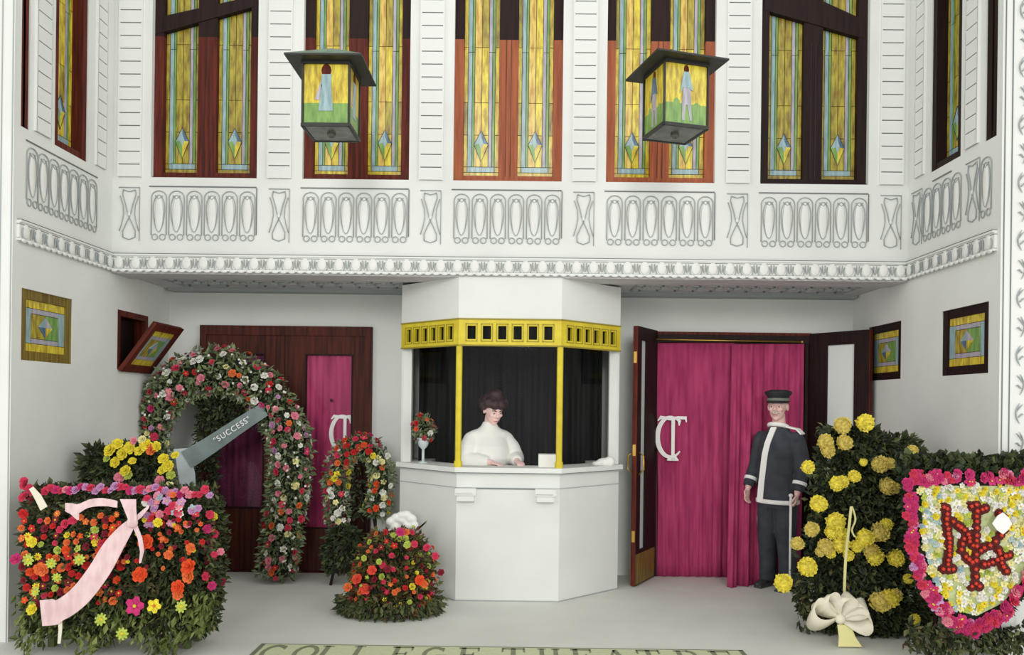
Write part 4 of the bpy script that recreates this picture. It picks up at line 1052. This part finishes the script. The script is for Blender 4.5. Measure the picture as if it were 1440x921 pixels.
mums = [(248, 75, 30), (330, 65, 32), (185, 135, 28), (192, 165, 28), (255, 138, 28), (120, 228, 24), (228, 290, 27), (248, 282, 22), (292, 262, 22), (385, 218, 30), (420, 215, 22), (412, 300, 32), (440, 305, 22), (160, 363, 30), (222, 430, 34), (205, 470, 24), (240, 470, 24), (135, 458, 26), (80, 510, 24), (185, 522, 30), (240, 512, 32), (330, 490, 32), (385, 470, 34), (352, 535, 28), (365, 558, 32), (445, 565, 30), (118, 595, 34),
        (30, 656, 32), (385, 725, 36), (420, 712, 34), (442, 700, 24), (515, 787, 18), (490, 640, 18), (165, 540, 18), (300, 520, 22), (410, 440, 22), (325, 210, 14), (205, 545, 18), (270, 555, 20), (505, 170, 22)]
for u, v, r in mums:
    px, py = 1090 + u / 2.623, 570 + v / 2.623; old = random.random() < .3 or (u > 380 and v < 320) or (v > 420 and v < 560 and u < 200)
    blossom(mu, 'mum', 'mumold' if old else 'mum', P(px, py, YM - .24) - MO, (random.uniform(-.4, .4), -1, .3), r / 2.623 / F * (YM - .24) * 1.15)
mb = MB(); yr = YM - .34
mb.ribbon(smooth_path([P(1197, 712, yr), P(1194, 740, yr - .02), P(1190, 775, yr), P(1188, 810, yr - .01), P(1187, 845, yr)], 3), .018, (1, 0, .1), .004)
mb.ribbon(smooth_path([P(1198, 712, yr), P(1203, 730, yr), P(1198, 745, yr), P(1202, 755, yr)], 3), .012, (1, 0, .1), .004)
ry = mb.build('ribbon', M['yellow_ribbon']); tag(ry, 'narrow pale yellow ribbon hanging down the chrysanthemum bank', 'ribbon')
mb = MB(); bc = P(1178, 868, YM - .42); rr = random.Random(4)
def bow_loop(ang, L, W):
    pts = []; ws = []
    for k in range(17):
        a = 2 * PI * k / 16; rad_ = math.sin(a / 2)
        pts.append(bc + Vector((math.cos(ang) * L * rad_ - math.sin(ang) * W * math.sin(a), -.06 * math.sin(a / 2) - .02 * math.cos(a) + rr.uniform(-.004, .004), math.sin(ang) * L * rad_ + math.cos(ang) * W * math.sin(a)))); ws.append(.03 + .12 * rad_)
    mb.ribbon(pts, ws, Vector((-math.sin(ang) * .8, .5, math.cos(ang) * .8)), .006)
for a_, L_, W_ in ((.12, .2, .07), (2.95, .2, .07), (.75, .17, .05), (2.3, .18, .05), (1.5, .15, .05)): bow_loop(a_, L_, W_)
mb.ell(bc + Vector((0, -.04, 0)), (.035, .03, .035))
bz = MB(); cb = mb.build('ribbon_bow', M['cream_ribbon'], smooth=True); tag(cb, 'large cream bow at the foot of the chrysanthemum bank', 'bow')
mb = MB(); mb.ribbon([bc + Vector((.03, -.03, -.04)), bc + Vector((.05, -.035, -.12)), Vector((bc.x + .07, bc.y - .04, .01))], [.09, .11, .16], (1, 0, 0), .006); mb.build('bow_tail', M['yellow_ribbon'], cb)

# shield of flowers, far right foreground
YS = 5.02
sh = empty('flower_shield', (P(1368, 900, YS).x, YS, 0)); tag(sh, 'flower shield with red letter monogram on white and yellow, pink border, far right', 'flower shield')
SO = sh.location.copy()
def z2(u, v, y=0): return P(1260 + u / 3.061, 620 + v / 3.061, YS + y) - SO
outline = [(60, 150), (330, 150), (600, 150), (596, 350), (590, 500), (560, 620), (480, 720), (400, 780), (330, 800), (260, 780), (180, 700), (120, 610), (80, 480), (64, 330)]
core = MB(); pts = [z2(u, v) for u, v in outline]; core.prism_y([(p.x, p.z) for p in pts], -.03, .12); core.build('shade_core', M['moss'], sh)
core = MB(); inner = [(100, 190), (330, 190), (560, 190), (552, 480), (520, 600), (440, 690), (330, 745), (240, 720), (160, 610), (115, 480), (100, 330)]; pts = [z2(u, v) for u, v in inner]
core.prism_y([(p.x, p.z) for p in pts], -.045, -.03); core.build('field', mat('pale_moss', (198, 204, 158), 0.9, col2=(170, 182, 120), scale=30), sh)
def inside(u, v, poly_):
    c = False; j = len(poly_) - 1
    for i in range(len(poly_)):
        if (poly_[i][1] > v) != (poly_[j][1] > v) and u < (poly_[j][0] - poly_[i][0]) * (v - poly_[i][1]) / (poly_[j][1] - poly_[i][1]) + poly_[i][0]: c = not c
        j = i
    return c
red = [(205, 285), (218, 292), (218, 315), (215, 335), (215, 357), (222, 378), (222, 400), (228, 420), (228, 437), (228, 455), (228, 470), (226, 492), (222, 512), (222, 532), (225, 553), (202, 552), (243, 550),
       (243, 345), (266, 362), (278, 372), (292, 382), (310, 400), (315, 415), (315, 432), (330, 448), (290, 420), (285, 443), (280, 468), (297, 497), (312, 510), (326, 520),
       (322, 280), (345, 276), (348, 302), (346, 325), (345, 347), (345, 376), (345, 408), (343, 430), (343, 452), (343, 487), (342, 515), (340, 552), (342, 582), (342, 612), (325, 626), (358, 626),
       (368, 296), (384, 290), (445, 312), (462, 332), (475, 357), (465, 380), (450, 405), (428, 432), (402, 450), (378, 460), (362, 470), (378, 532), (395, 528), (412, 523), (432, 512), (450, 505), (470, 496), (486, 490), (440, 470), (444, 484), (460, 543), (474, 560), (452, 526)]
wl_ = []
for _ in range(1400):
    u, v = random.uniform(100, 560), random.uniform(190, 745)
    if not inside(u, v, inner) or any((u - a) ** 2 + (v - b) ** 2 < 17 ** 2 for a, b in wl_) or any((u - a) ** 2 + (v - b) ** 2 < 22 ** 2 for a, b in red): continue
    if (u - 413) ** 2 + (v - 345) ** 2 < 45 ** 2: continue
    wl_.append((u, v))
for u, v in wl_[:290]:
    edge = v > 620 or v < 260
    blossom(sh, pick([('phlox', 2), ('rose', 2)]), pick([('white', 3), ('cream', 2.5), ('yellow', 3 if edge else .8), ('lime', .7), ('paleblue', 1.2 if u < 200 else .3)]), z2(u, v, -.05), (0, -1, .1), random.uniform(.018, .026))
bk_ = MB()
for a, b in red: 
    q = z2(a, b, -.052); bk_.ell(q, (.034, .012, .034), None, 8, 5)
o = bk_.build('letter_ground', M['maroon_moss'], sh)
for a, b in red: blossom(sh, 'bud', 'coral', z2(a, b, -.068), (0, -1, .05), random.uniform(.0135, .0165))
for i in range(270):
    j = random.randrange(len(outline)); a = outline[j]; b = outline[(j + 1) % len(outline)]; f = random.random()
    u = a[0] + (b[0] - a[0]) * f; v = a[1] + (b[1] - a[1]) * f; cu, cv = 330, 430
    k = random.uniform(-.09, .06); u += (cu - u) * k; v += (cv - v) * k
    if (a[1] == 150 and b[1] == 150) or i % 11 == 0: v = 150 + random.uniform(-14, 32); u = random.uniform(60, 600)
    blossom(sh, pick([('phlox', 2), ('rose', 3)]), pick([('magenta', 6), ('rose', 2.5), ('pink', 1), ('mauve', .8)]), z2(u, v, -.06), ((u - cu) / 600, -1, .1), random.uniform(.024, .036))
def SST():
    u = random.uniform(30, 620); v = random.uniform(70, 145); q = z2(u, v); return Vector((q.x, random.uniform(-.04, .1), q.z)), Vector((0, -.8, .8))
leaves(SST, 1100, .055, .03, 'top_leaves', M['leaf_dark'], sh, droop=-.1, wide=.85)
def SSE():
    j = random.randrange(3, len(outline)); a = outline[j]; b = outline[(j + 1) % len(outline)]; f = random.random(); q = z2(a[0] + (b[0] - a[0]) * f, a[1] + (b[1] - a[1]) * f)
    return Vector((q.x, random.uniform(-.03, .1), q.z)), Vector((q.x, -.6, q.z - .9))
leaves(SSE, 1500, .05, .02, 'edge_leaves', M['leaf_dark'], sh)
def SSF():
    q = z2(random.uniform(60, 600), random.uniform(800, 900)); return Vector((q.x, random.uniform(-.08, .1), max(.02, q.z))), Vector((0, -1, -.2))
leaves(SSF, 700, .06, .02, 'foot_leaves', M['leaf_mix'], sh)
mb = MB(); q = [z2(u, v) for u, v in ((372, 345), (395, 312), (418, 298), (440, 318), (456, 345), (440, 372), (418, 390), (392, 372))]
mb.prism_y([(p.x, p.z) for p in q], -.105, -.1); mb.build('white_card', M['white_cloth'], sh)
mb = MB(); zc = 1.0
mb.tube([(-.05, .15, zc), (-.2, .14, 0)], .015, 6); mb.tube([(.05, .15, zc), (.3, .14, 0)], .015, 6); mb.tube([(.0, .15, zc), (.0, .17, 0)], .012, 6); mb.build('easel', M['wood_dark'], sh)

# ------------------------------------------------------------------ lanterns
def lantern(name, px, ptop, pbot, Y, rz, half, label, fig, roofdz):
    c = P(px, pbot, Y); zb = c.z; zt = P(px, ptop, Y).z
    t = empty(name, (c.x, Y, zb), rz); tag(t, label, 'lantern'); h = zt - zb
    mb = MB()
    for sx in (-1, 1):
        for sy_ in (-1, 1): mb.box(sx * half - .006, sx * half + .006, sy_ * half - .006, sy_ * half + .006, 0, h)
    for z_ in (0, h - .02):
        for s_ in (-1, 1): mb.box(-half, half, s_ * half - .01, s_ * half + .01, z_, z_ + .022); mb.box(s_ * half - .01, s_ * half + .01, -half, half, z_, z_ + .022)
    mb.build('frame', M['iron'], t)
    mb = MB(); mb.box(-half * .93, half * .93, -half * .93, half * .93, .004, .014); mb.ell((0, 0, .0), (.03, .03, .03)); mb.build('bottom_plate', mat('smoky_glass', (96, 98, 84), .3, col2=(50, 52, 46), scale=12), t)
    mb = MB(); e = half * 1.62; r0 = .012
    mb.hexa([(-e, -e, h - .0), (e, -e, h), (e, e, h), (-e, e, h)], [(-e, -e, h + r0), (e, -e, h + r0), (e, e, h + r0), (-e, e, h + r0)])
    mb.cur = 1; mb.add([(-e, -e, h + r0), (e, -e, h + r0), (e, e, h + r0), (-e, e, h + r0), (0, 0, h + roofdz)], [(0, 1, 4), (1, 2, 4), (2, 3, 4), (3, 0, 4)])
    mb.build('roof', [M['iron'], M['verdigris']], t)
    for q in range(4):
        T = Matrix.Rotation(q * PI / 2, 4, 'Z')
        g = MB(); g.box(-half + .012, half - .012, -half + .004, -half + .01, .022, h * .36, T); pn = g.build('glass_panel', M['g_green'], t)
        g = MB(); g.box(-half + .012, half - .012, -half + .004, -half + .01, h * .36, h - .02, T); g.build('sky_glass', M['g_yel'], pn)
        f_ = MB()
        if fig == 'lady':      # robed figure inlaid in the glass
            f_.cur = 0; f_.prism_y([(-.05, h * .24), (.048, h * .24), (.034, h * .6), (.036, h * .8), (-.03, h * .8), (-.034, h * .6)], -half - .0, -half + .005)
            f_.cur = 1; f_.ell((.0, -half + .003, h * .86), (.034, .004, .045), None, 10, 6)
            f_.cur = 2; f_.prism_y([(-.075, h * .42), (-.05, h * .4), (-.028, h * .62), (-.035, h * .7)], -half - .0, -half + .005)
        else:
            f_.cur = 2; f_.prism_y([(-.03, h * .1), (-.012, h * .1), (-.004, h * .34), (.012, h * .34), (.03, h * .1), (.045, h * .1), (.035, h * .4), (.03, h * .66), (-.02, h * .66), (-.03, h * .4)], -half - .0, -half + .005)
            f_.cur = 0; f_.prism_y([(-.05, h * .5), (-.02, h * .84), (.02, h * .84), (.05, h * .56), (.03, h * .58), (.02, h * .6), (-.025, h * .6)], -half - .002, -half + .004)
            f_.cur = 1; f_.ell((.0, -half + .003, h * .88), (.02, .004, .03), None, 10, 6)
            f_.cur = 3; f_.ell((.08, -half + .006, h * .32), (.03, .004, .04), None, 10, 6); f_.ell((-.07, -half + .006, h * .36), (.03, .004, .04), None, 10, 6)
        f_.v = [tuple(T @ Vector(v)) for v in f_.v]
        f_.build('figure_glass', [M['g_dkblue'] if q % 2 and fig != 'lady' else M['g_blue'], M['wood_red'], M['g_lilac'], M['g_green']], pn)
    return t, c, h
def bracket_for(t, c, h, wx, label_done=None):
    z_ = c.z + h + .0
    wallp = Vector((wx, Y1 + .05, P(wx * 0 + 0, 0, Y1).z))
    return
l1, c1_, h1 = lantern('hanging_lantern', 466, 100, 189, 5.46, R(0), .16, 'square lantern with blue robed figure, hung before the second upper window', 'lady', .16)
l2, c2_, h2 = lantern('hanging_lantern', 949, 100, 190, 5.46, R(16), .163, 'square lantern turned on the diagonal, hung before the fourth upper window', 'dancer', .10)
for t, c, h, mx in ((l1, c1_, h1, (WIN[1][0] + WIN[1][1]) / 2), (l2, c2_, h2, (WIN[3][0] + WIN[3][1]) / 2)):
    Tm = Matrix.Translation(t.location) @ Matrix.Rotation(t.rotation_euler.z, 4, 'Z'); Ti = Tm.inverted()
    zt = c.z + h + .03
    a = Vector((c.x, c.y, zt)); b = Vector((mx, Y1 + .06, c.z + .5 * h + .1))
    b.z = min(b.z, zt + .0)
    mid = Vector((c.x + (mx - c.x) * .3, c.y + .3, zt - .01))
    zwall = EYE + (c.z + h * .62 - EYE) / c.y * Y1
    b = Vector((mx, Y1 + .06, zwall)); 
    mb = MB(); mb.tube([Ti @ a, Ti @ (a + (b - a) * .25), Ti @ (a + (b - a) * .7), Ti @ b], .011, 6); mb.build('wall_arm', M['iron'], t)

# ------------------------------------------------------------------ people
def hand(mb, wrist, d, palm_n, size=1.0, curl=.6, thumb=1):
    """palm and five fingers; d along the forearm, palm_n faces where the fingers curl"""
    d = Vector(d).normalized(); n = Vector(palm_n); n = (n - d * n.dot(d)).normalized(); s = d.cross(n)
    rot = Matrix((s, d, n)).transposed()
    c = Vector(wrist) + d * .045 * size
    mb.ell(c, (.04 * size, .05 * size, .016 * size), rot, 12, 8)
    mb.tube([Vector(wrist) - d * .05, Vector(wrist) + d * .02], [.026 * size, .024 * size], 10)
    for i, L in enumerate((.062, .072, .068, .054)):
        p = c + d * .04 * size + s * (.026 - .0175 * i) * size; dd = d.copy(); pts = [p - d * .02 * size, p]; a = 0
        for k, fr in enumerate((.45, .32, .23)):
            a += curl * (.7 if k == 0 else 1); v = d * math.cos(a) + n * math.sin(a); p = p + v * L * fr * size * 1.15; pts.append(p)
        mb.tube(pts, [.009 * size, .0092 * size, .0085 * size, .0078 * size, .006 * size], 8)
    p = Vector(wrist) + d * .025 * size + s * .03 * size * thumb
    mb.tube([p - s * .01 * thumb, p + s * .014 * thumb * size + d * .02 * size + n * .008, p + s * .02 * thumb * size + d * .045 * size + n * .02 * size, p + s * .012 * thumb * size + d * .062 * size + n * .03 * size], [.012 * size, .011 * size, .0095 * size, .007 * size], 8)
def head(mb, c, Rm, s=1.0):
    c = Vector(c)
    def q(x, y, z): return c + Rm @ (Vector((x, y, z)) * s)
    mb.ell(q(0, .012, .025), (.075 * s, .092 * s, .092 * s), Rm, 18, 14)
    mb.ell(q(0, -.022, -.04), (.058 * s, .062 * s, .075 * s), Rm, 16, 12)
    mb.ell(q(0, -.05, -.094), (.026 * s, .024 * s, .02 * s), Rm)
    mb.ell(q(0, -.074, .022), (.05 * s, .016 * s, .012 * s), Rm)
    mb.tube([q(0, -.08, .012), q(0, -.096, -.012), q(0, -.104, -.03)], [.008 * s, .011 * s, .014 * s], 8)
    mb.ell(q(.012, -.092, -.032), (.009 * s, .01 * s, .008 * s), Rm); mb.ell(q(-.012, -.092, -.032), (.009 * s, .01 * s, .008 * s), Rm)
    for sg in (-1, 1):
        mb.ell(q(sg * .036, -.062, -.022), (.022 * s, .02 * s, .02 * s), Rm)
        mb.ell(q(sg * .076, .012, -.006), (.009 * s, .02 * s, .032 * s), Rm)
    mb.ell(q(0, -.08, -.06), (.022 * s, .014 * s, .007 * s), Rm); mb.ell(q(0, -.078, -.07), (.019 * s, .013 * s, .007 * s), Rm)
def face_parts(parent, c, Rm, s, brow, lip, eyes=True):
    c = Vector(c)
    def q(x, y, z): return c + Rm @ (Vector((x, y, z)) * s)
    for sg in (-1, 1):
        if eyes:
            mb = MB(); mb.ell(q(sg * .03, -.072, .0), (.013 * s, .011 * s, .008 * s), Rm); mb.cur = 1; mb.ell(q(sg * .03, -.082, .0), (.0055 * s, .004 * s, .0058 * s), Rm); mb.build('eye', [M['eye'], M['dark']], parent, smooth=True)
        mb = MB(); mb.tube([q(sg * .014, -.09, .02), q(sg * .03, -.088, .026), q(sg * .048, -.074, .02)], [.003 * s, .0045 * s, .002 * s], 6); mb.build('eyebrow', brow, parent, smooth=True)
    mb = MB(); mb.tube([q(-.02, -.086, -.065), q(0, -.094, -.064), q(.02, -.086, -.065)], [.002, .005 * s, .002], 6); mb.build('lips', lip, parent, smooth=True)

# doorman
DY = 6.92
dl = PZ(1092, 826)
dm = empty('person', (dl.x, dl.y, 0), R(-46)); tag(dm, 'doorman in dark peaked cap and slate uniform with white trim, holding a white cane', 'person')
HC = (0, -.015, 1.625); HR = Matrix.Rotation(R(14), 3, 'Z')
HSZ = 1.1
mb = MB(); head(mb, HC, HR, HSZ)
mb.tube([(0, .01, 1.40), (0, -.0, 1.56)], [.062, .055], 14)
mb.loft([(0, 0, .85, .14, .1), (0, 0, 1.0, .15, .11), (0, 0, 1.2, .165, .11), (0, 0, 1.35, .17, .09), (0, 0, 1.42, .1, .06)])
SHR, ELR, WRR = Vector((-.165, .01, 1.36)), Vector((-.235, .03, 1.1)), Vector((-.25, -.08, .88))
SHL, ELL, WRL = Vector((.165, .01, 1.36)), Vector((.235, .02, 1.1)), Vector((.215, -.06, .87))
for a, b, c in ((SHR, ELR, WRR), (SHL, ELL, WRL)): mb.tube([a, a.lerp(b, .5), b, b.lerp(c, .5), c], [.052, .05, .043, .038, .028], 12)
for s_ in (-1, 1): mb.tube([(s_ * .085, 0, .88), (s_ * .09, -.01, .48), (s_ * .09, .015, .1)], [.085, .06, .042], 12)
hand(mb, WRR, (-.02, -.25, -1), (1, -.2, 0), 1.0, .55, 1)
hand(mb, WRL, (-.05, -.15, -1), (-1, -.3, 0), 1.0, .8, -1)
body = mb.build('body', M['skin']); remesh(body, .006, 3); body.parent = dm
face_parts(dm, HC, HR, HSZ, M['moustache'], M['lip'])
mb = MB(); q = Vector(HC)
for sg in (-1, 1): mb.tube([q + HR @ Vector((0, -.1, -.048)), q + HR @ Vector((sg * .018, -.096, -.052)), q + HR @ Vector((sg * .036, -.08, -.062))], [.009, .009, .003], 8)
mb.build('moustache', M['moustache'], dm, smooth=True)
mb = MB(); 
for sg in (-1, 1): mb.ell(q + HR @ Vector((sg * .07, .01, .02)), (.012, .035, .03), HR)
mb.ell(q + HR @ Vector((0, .05, .0)), (.068, .06, .055), HR); mb.build('hair', M['moustache'], dm, smooth=True)
# jacket
mb = MB()
mb.loft([(0, 0, .765, .185, .15), (0, 0, .85, .185, .15), (0, 0, .95, .18, .145), (0, 0, 1.08, .18, .14), (0, 0, 1.22, .182, .138), (0, 0, 1.32, .172, .12), (0, .0, 1.385, .135, .09), (0, .0, 1.44, .08, .072)], 28)
def lp(a, b, f): return a.lerp(b, f)
for a, b, c in ((SHR, ELR, WRR), (SHL, ELL, WRL)):
    mb.ell((0, 0, 1.34), (.2, .095, .065)); mb.ell(a + Vector((0, 0, -.025)), (.068, .07, .07)); mb.tube([a + Vector((0, 0, -.02)), lp(a, b, .5), b, lp(b, c, .5), lp(b, c, .93)], [.072, .068, .062, .056, .052], 14)
jk = mb.build('jacket', M['uniform'], dm); remesh(jk, .009, 4)
# white trims
mb = MB()
bp = [(.0, -.082, 1.44), (-.01, -.108, 1.385), (-.03, -.135, 1.30), (-.05, -.143, 1.2), (-.066, -.140, 1.08), (-.08, -.142, .95), (-.088, -.143, .85), (-.092, -.144, .77)]
mb.ribbon(bp, [.05, .05, .05, .052, .052, .052, .052, .052], (1, .18, 0), .016); mb.build('front_band', M['white_applique'], dm)
mb = MB(); n = 32
mb.tube([(.191 * math.cos(2 * PI * k / n), .156 * math.sin(2 * PI * k / n), .78) for k in range(n)], .020, 8, flat=.3, closed=True, axis=None)
mb.build('hem_band', M['white_applique'], dm, smooth=True)
mb = MB(); mb.tube([(.078 * math.cos(2 * PI * k / 20), -.004 + .076 * math.sin(2 * PI * k / 20), 1.45 - .02 * math.cos(2 * PI * k / 20 + PI / 2) * -1) for k in range(20)], .021, 8, closed=True); mb.build('collar', M['white_applique'], dm, smooth=True)
mb = MB(); mb.ribbon([(.07, -.01, 1.452), (.12, -.0, 1.44), (.18, .01, 1.428), (.225, .01, 1.385)], [.05, .06, .07, .07], (0, 1, 0), .014); mb.build('shoulder_strap', M['white_applique'], dm)
for b, c in ((ELR, WRR), (ELL, WRL)):
    mb = MB(); mb.tube([lp(b, c, .58), lp(b, c, .70)], [.062, .0605], 16); mb.build('cuff_band', M['white_applique'], dm, smooth=False)
# trousers, stripe, shoes
mb = MB(); mb.loft([(0, 0, .72, .15, .12), (0, 0, .84, .165, .135), (0, 0, .95, .16, .13)], 20)
for s_ in (-1, 1): mb.tube([(s_ * .075, 0, .86), (s_ * .082, -.005, .7), (s_ * .09, -.015, .47), (s_ * .095, .01, .25), (s_ * .1, .005, .055)], [.1, .102, .086, .078, .08], 16)
tr = mb.build('trousers', M['uniform'], dm); remesh(tr, .01, 3)
mb = MB(); mb.tube([(-.178, -.01, .76), (-.186, -.01, .6), (-.176, -.015, .47), (-.174, .01, .25), (-.182, .005, .07)], .008, 6); mb.build('trouser_piping', M['white_applique'], dm)
for s_ in (-1, 1):
    mb = MB(); mb.ell((s_ * .1, -.06, .034), (.048, .12, .034)); mb.ell((s_ * .1, .03, .045), (.042, .055, .045)); mb.box(s_ * .1 - .042, s_ * .1 + .042, -.16, .07, .0, .016); o = mb.build('shoe', M['shoe'], dm); remesh(o, .008, 2)
# cap
mb = MB(); q = Vector(HC)
def hq(x, y, z): return q + HR @ Vector((x, y, z))
def capring(rx, ry, z, tilt=0, n=24): return [hq(rx * math.cos(2 * PI * k / n), .01 + ry * math.sin(2 * PI * k / n), z) for k in range(n)]
rings = [(.092, .112, .045), (.093, .113, .09), (.118, .138, .118), (.114, .134, .136), (.07, .09, .15)]
vs_ = []; 
for rx, ry, z_ in rings: vs_ += capring(rx, ry, z_)
n = 24; fs = [(i * n + k, i * n + (k + 1) % n, (i + 1) * n + (k + 1) % n, (i + 1) * n + k) for i in range(4) for k in range(n)] + [tuple(4 * n + k for k in range(n)), tuple(reversed(range(n)))]
mb.add(vs_, fs); cp = mb.build('cap', M['cap'], dm, smooth=True)
mb = MB(); v1 = capring(.095, .115, .052); v2 = capring(.096, .116, .076); mb.add(v1 + v2, [(k, (k + 1) % n, n + (k + 1) % n, n + k) for k in range(n)]); mb.build('cap_band', M['cap_band'], cp)
mb = MB(); vv = []
for k in range(13):
    a = PI + PI * k / 12 if True else 0
    vv += [hq(.092 * math.cos(a), .01 + .112 * math.sin(a), .054), hq(.096 * math.cos(a), .005 + .155 * math.sin(a), .038), hq(.092 * math.cos(a), .01 + .112 * math.sin(a), .046), hq(.094 * math.cos(a), .005 + .15 * math.sin(a), .031)]
mb.add(vv, [f for k in range(12) for f in ((4 * k, 4 * k + 4, 4 * k + 5, 4 * k + 1), (4 * k + 2, 4 * k + 3, 4 * k + 7, 4 * k + 6), (4 * k + 1, 4 * k + 5, 4 * k + 7, 4 * k + 3))]); mb.build('peak', M['cap'], cp, smooth=True)
# cane
Tm = Matrix.Translation(dm.location) @ Matrix.Rotation(R(-46), 4, 'Z')
ht_ = Tm @ (WRL + Vector((-.035, -.045, -.085)))
mb = MB(); mb.tube([ht_ + Vector((0, 0, .06)), Vector((ht_.x - .005, ht_.y - .01, .0))], [.012, .009], 8); mb.ell(ht_ + Vector((0, 0, .065)), (.02, .02, .018))
cane = mb.build('cane', M['white_applique'], smooth=True); tag(cane, 'white cane held upright in the left hand of the doorman', 'cane')

# cashier
cl_ = P(688, 600, 6.86)
ca = empty('person', (cl_.x, 6.86, 0), R(22)); tag(ca, 'woman cashier in white blouse, head bowed, inside the ticket booth', 'person')
HC = (0.015, -.06, 1.565); HR = Matrix.Rotation(R(6), 3, 'Z') @ Matrix.Rotation(R(20), 3, 'X')
mb = MB(); head(mb, HC, HR, 1.05); mb.tube([(0, .01, 1.36), (0.005, -.02, 1.52)], [.055, .047], 14)
mb.loft([(0, 0, .9, .15, .11), (0, 0, 1.05, .12, .09), (0, 0, 1.2, .135, .1), (0, 0, 1.33, .14, .08), (0, 0, 1.4, .08, .055)])
S1, E1, W1_ = Vector((-.16, .01, 1.33)), Vector((-.23, -.04, 1.14)), Vector((-.05, -.2, 1.12))
S2_, E2, W2_ = Vector((.16, .01, 1.33)), Vector((.23, -.05, 1.14)), Vector((.18, -.22, 1.13))
for a, b, c in ((S1, E1, W1_), (S2_, E2, W2_)): mb.tube([a, lp(a, b, .5), b, lp(b, c, .5), c], [.045, .042, .037, .033, .024], 12)
for s_ in (-1, 1): mb.tube([(s_ * .08, 0, .95), (s_ * .08, 0, .5), (s_ * .08, .01, .08)], [.085, .055, .04], 12)
hand(mb, W1_, (.5, -.8, -.12), (0, 0, -1), .92, .35, 1)
hand(mb, W2_, (-.1, -1, -.12), (0, 0, -1), .92, .4, 1)
body = mb.build('body', M['skin_pale'], ca); remesh(body, .006, 3)
face_parts(ca, HC, HR, 1.05, M['hair'], M['lip'])
mb = MB(); q = Vector(HC)
def hq(x, y, z): return q + HR @ Vector((x, y, z))
for k in range(10):
    a = 2 * PI * k / 10; mb.ell(hq(.088 * math.cos(a), .02 + .088 * math.sin(a), .048 + .03 * max(0, -math.sin(a)) + .012 * math.sin(k * 2.3)), (.044, .04, .046))
mb.ell(hq(0, .03, .075), (.1, .1, .085), HR, 16, 12); mb.ell(hq(.01, .02, .14), (.06, .06, .045)); mb.ell(hq(0, .06, .03), (.088, .06, .07)); mb.ell(hq(0, .1, .0), (.06, .045, .07))
h_ = mb.build('hair', M['hair'], ca); remesh(h_, .008, 2)
mb = MB()
mb.loft([(0, 0, .98, .15, .12), (0, -.01, 1.05, .165, .14), (0, -.02, 1.15, .185, .155), (0, -.01, 1.25, .18, .135), (0, 0, 1.32, .165, .1), (0, .0, 1.385, .125, .08), (0, -.005, 1.425, .075, .065), (0, -.01, 1.465, .058, .056)], 26)
for a, b, c in ((S1, E1, W1_), (S2_, E2, W2_)):
    mb.ell((0, 0, 1.345), (.205, .09, .065)); mb.ell(a + Vector((0, 0, -.03)), (.075, .075, .075)); mb.tube([a + Vector((0, 0, -.03)), lp(a, b, .5), b, lp(b, c, .45), lp(b, c, .9)], [.072, .082, .08, .068, .046], 14); mb.ell(b, (.08, .08, .08))
bl = mb.build('blouse', M['white_cloth'], ca); remesh(bl, .009, 4)
mb = MB(); mb.loft([(0, 0, .0, .27, .25), (0, 0, .5, .21, .19), (0, 0, .95, .16, .14), (0, 0, 1.02, .14, .12)], 24); mb.build('skirt', M['uniform'], ca, smooth=True)

# things on the counter
mb = MB(); q = P(774, 648, Y1 + .16); xx = q.x
mb.box(xx - .10, xx + .09, Y1 + .1, Y1 + .24, CZ, CZ + .105); tk = mb.build('box', M['white_cloth']); tag(tk, 'small white box behind the right gilt post of the booth', 'box')
mb = MB(); q = P(850, 652, 6.79)
for dx, r, h_ in ((-.06, .05, .022), (.0, .07, .04), (.05, .05, .05)): mb.ell((q.x + dx, 6.82, CZ + h_ * .6), (r, .05, h_))
o = mb.build('folded_cloth', M['white_cloth']); remesh(o, .008, 3); tag(o, 'crumpled white cloth on the right end of the booth counter', 'cloth')
vz = P(595, 640, 6.78)
va = empty('vase', (vz.x, 6.78, CZ)); tag(va, 'slender footed glass vase with red flowers in the booth left window', 'vase')
mb = MB(); mb.loft([(0, 0, 0, .045, .045), (0, 0, .01, .04, .04), (0, 0, .02, .012, .012), (0, 0, .12, .012, .012), (0, 0, .15, .04, .04), (0, 0, .22, .06, .06)], 16); mb.build('vase_body', M['pale_glass'], va, smooth=True)
bq = empty('bouquet', (vz.x, 6.78, CZ + .16)); tag(bq, 'small bouquet of red and pink flowers standing in the glass vase', 'flowers')
mb = MB()
for k in range(6): mb.tube([(0, 0, -.03), (.05 * math.cos(k), .04 * math.sin(k), .14)], .004, 5)
mb.build('stems', M['stem'], bq)
S = ball_sampler((0, 0, .14), (.085, .07, .12)); leaves(S, 220, .045, .05, 'foliage', M['leaf_arch'], bq)
scatter(bq, S, 17, [('red', 3), ('coral', 3), ('rose', 2), ('pink', 1.5), ('white', 1)], .026, .04)
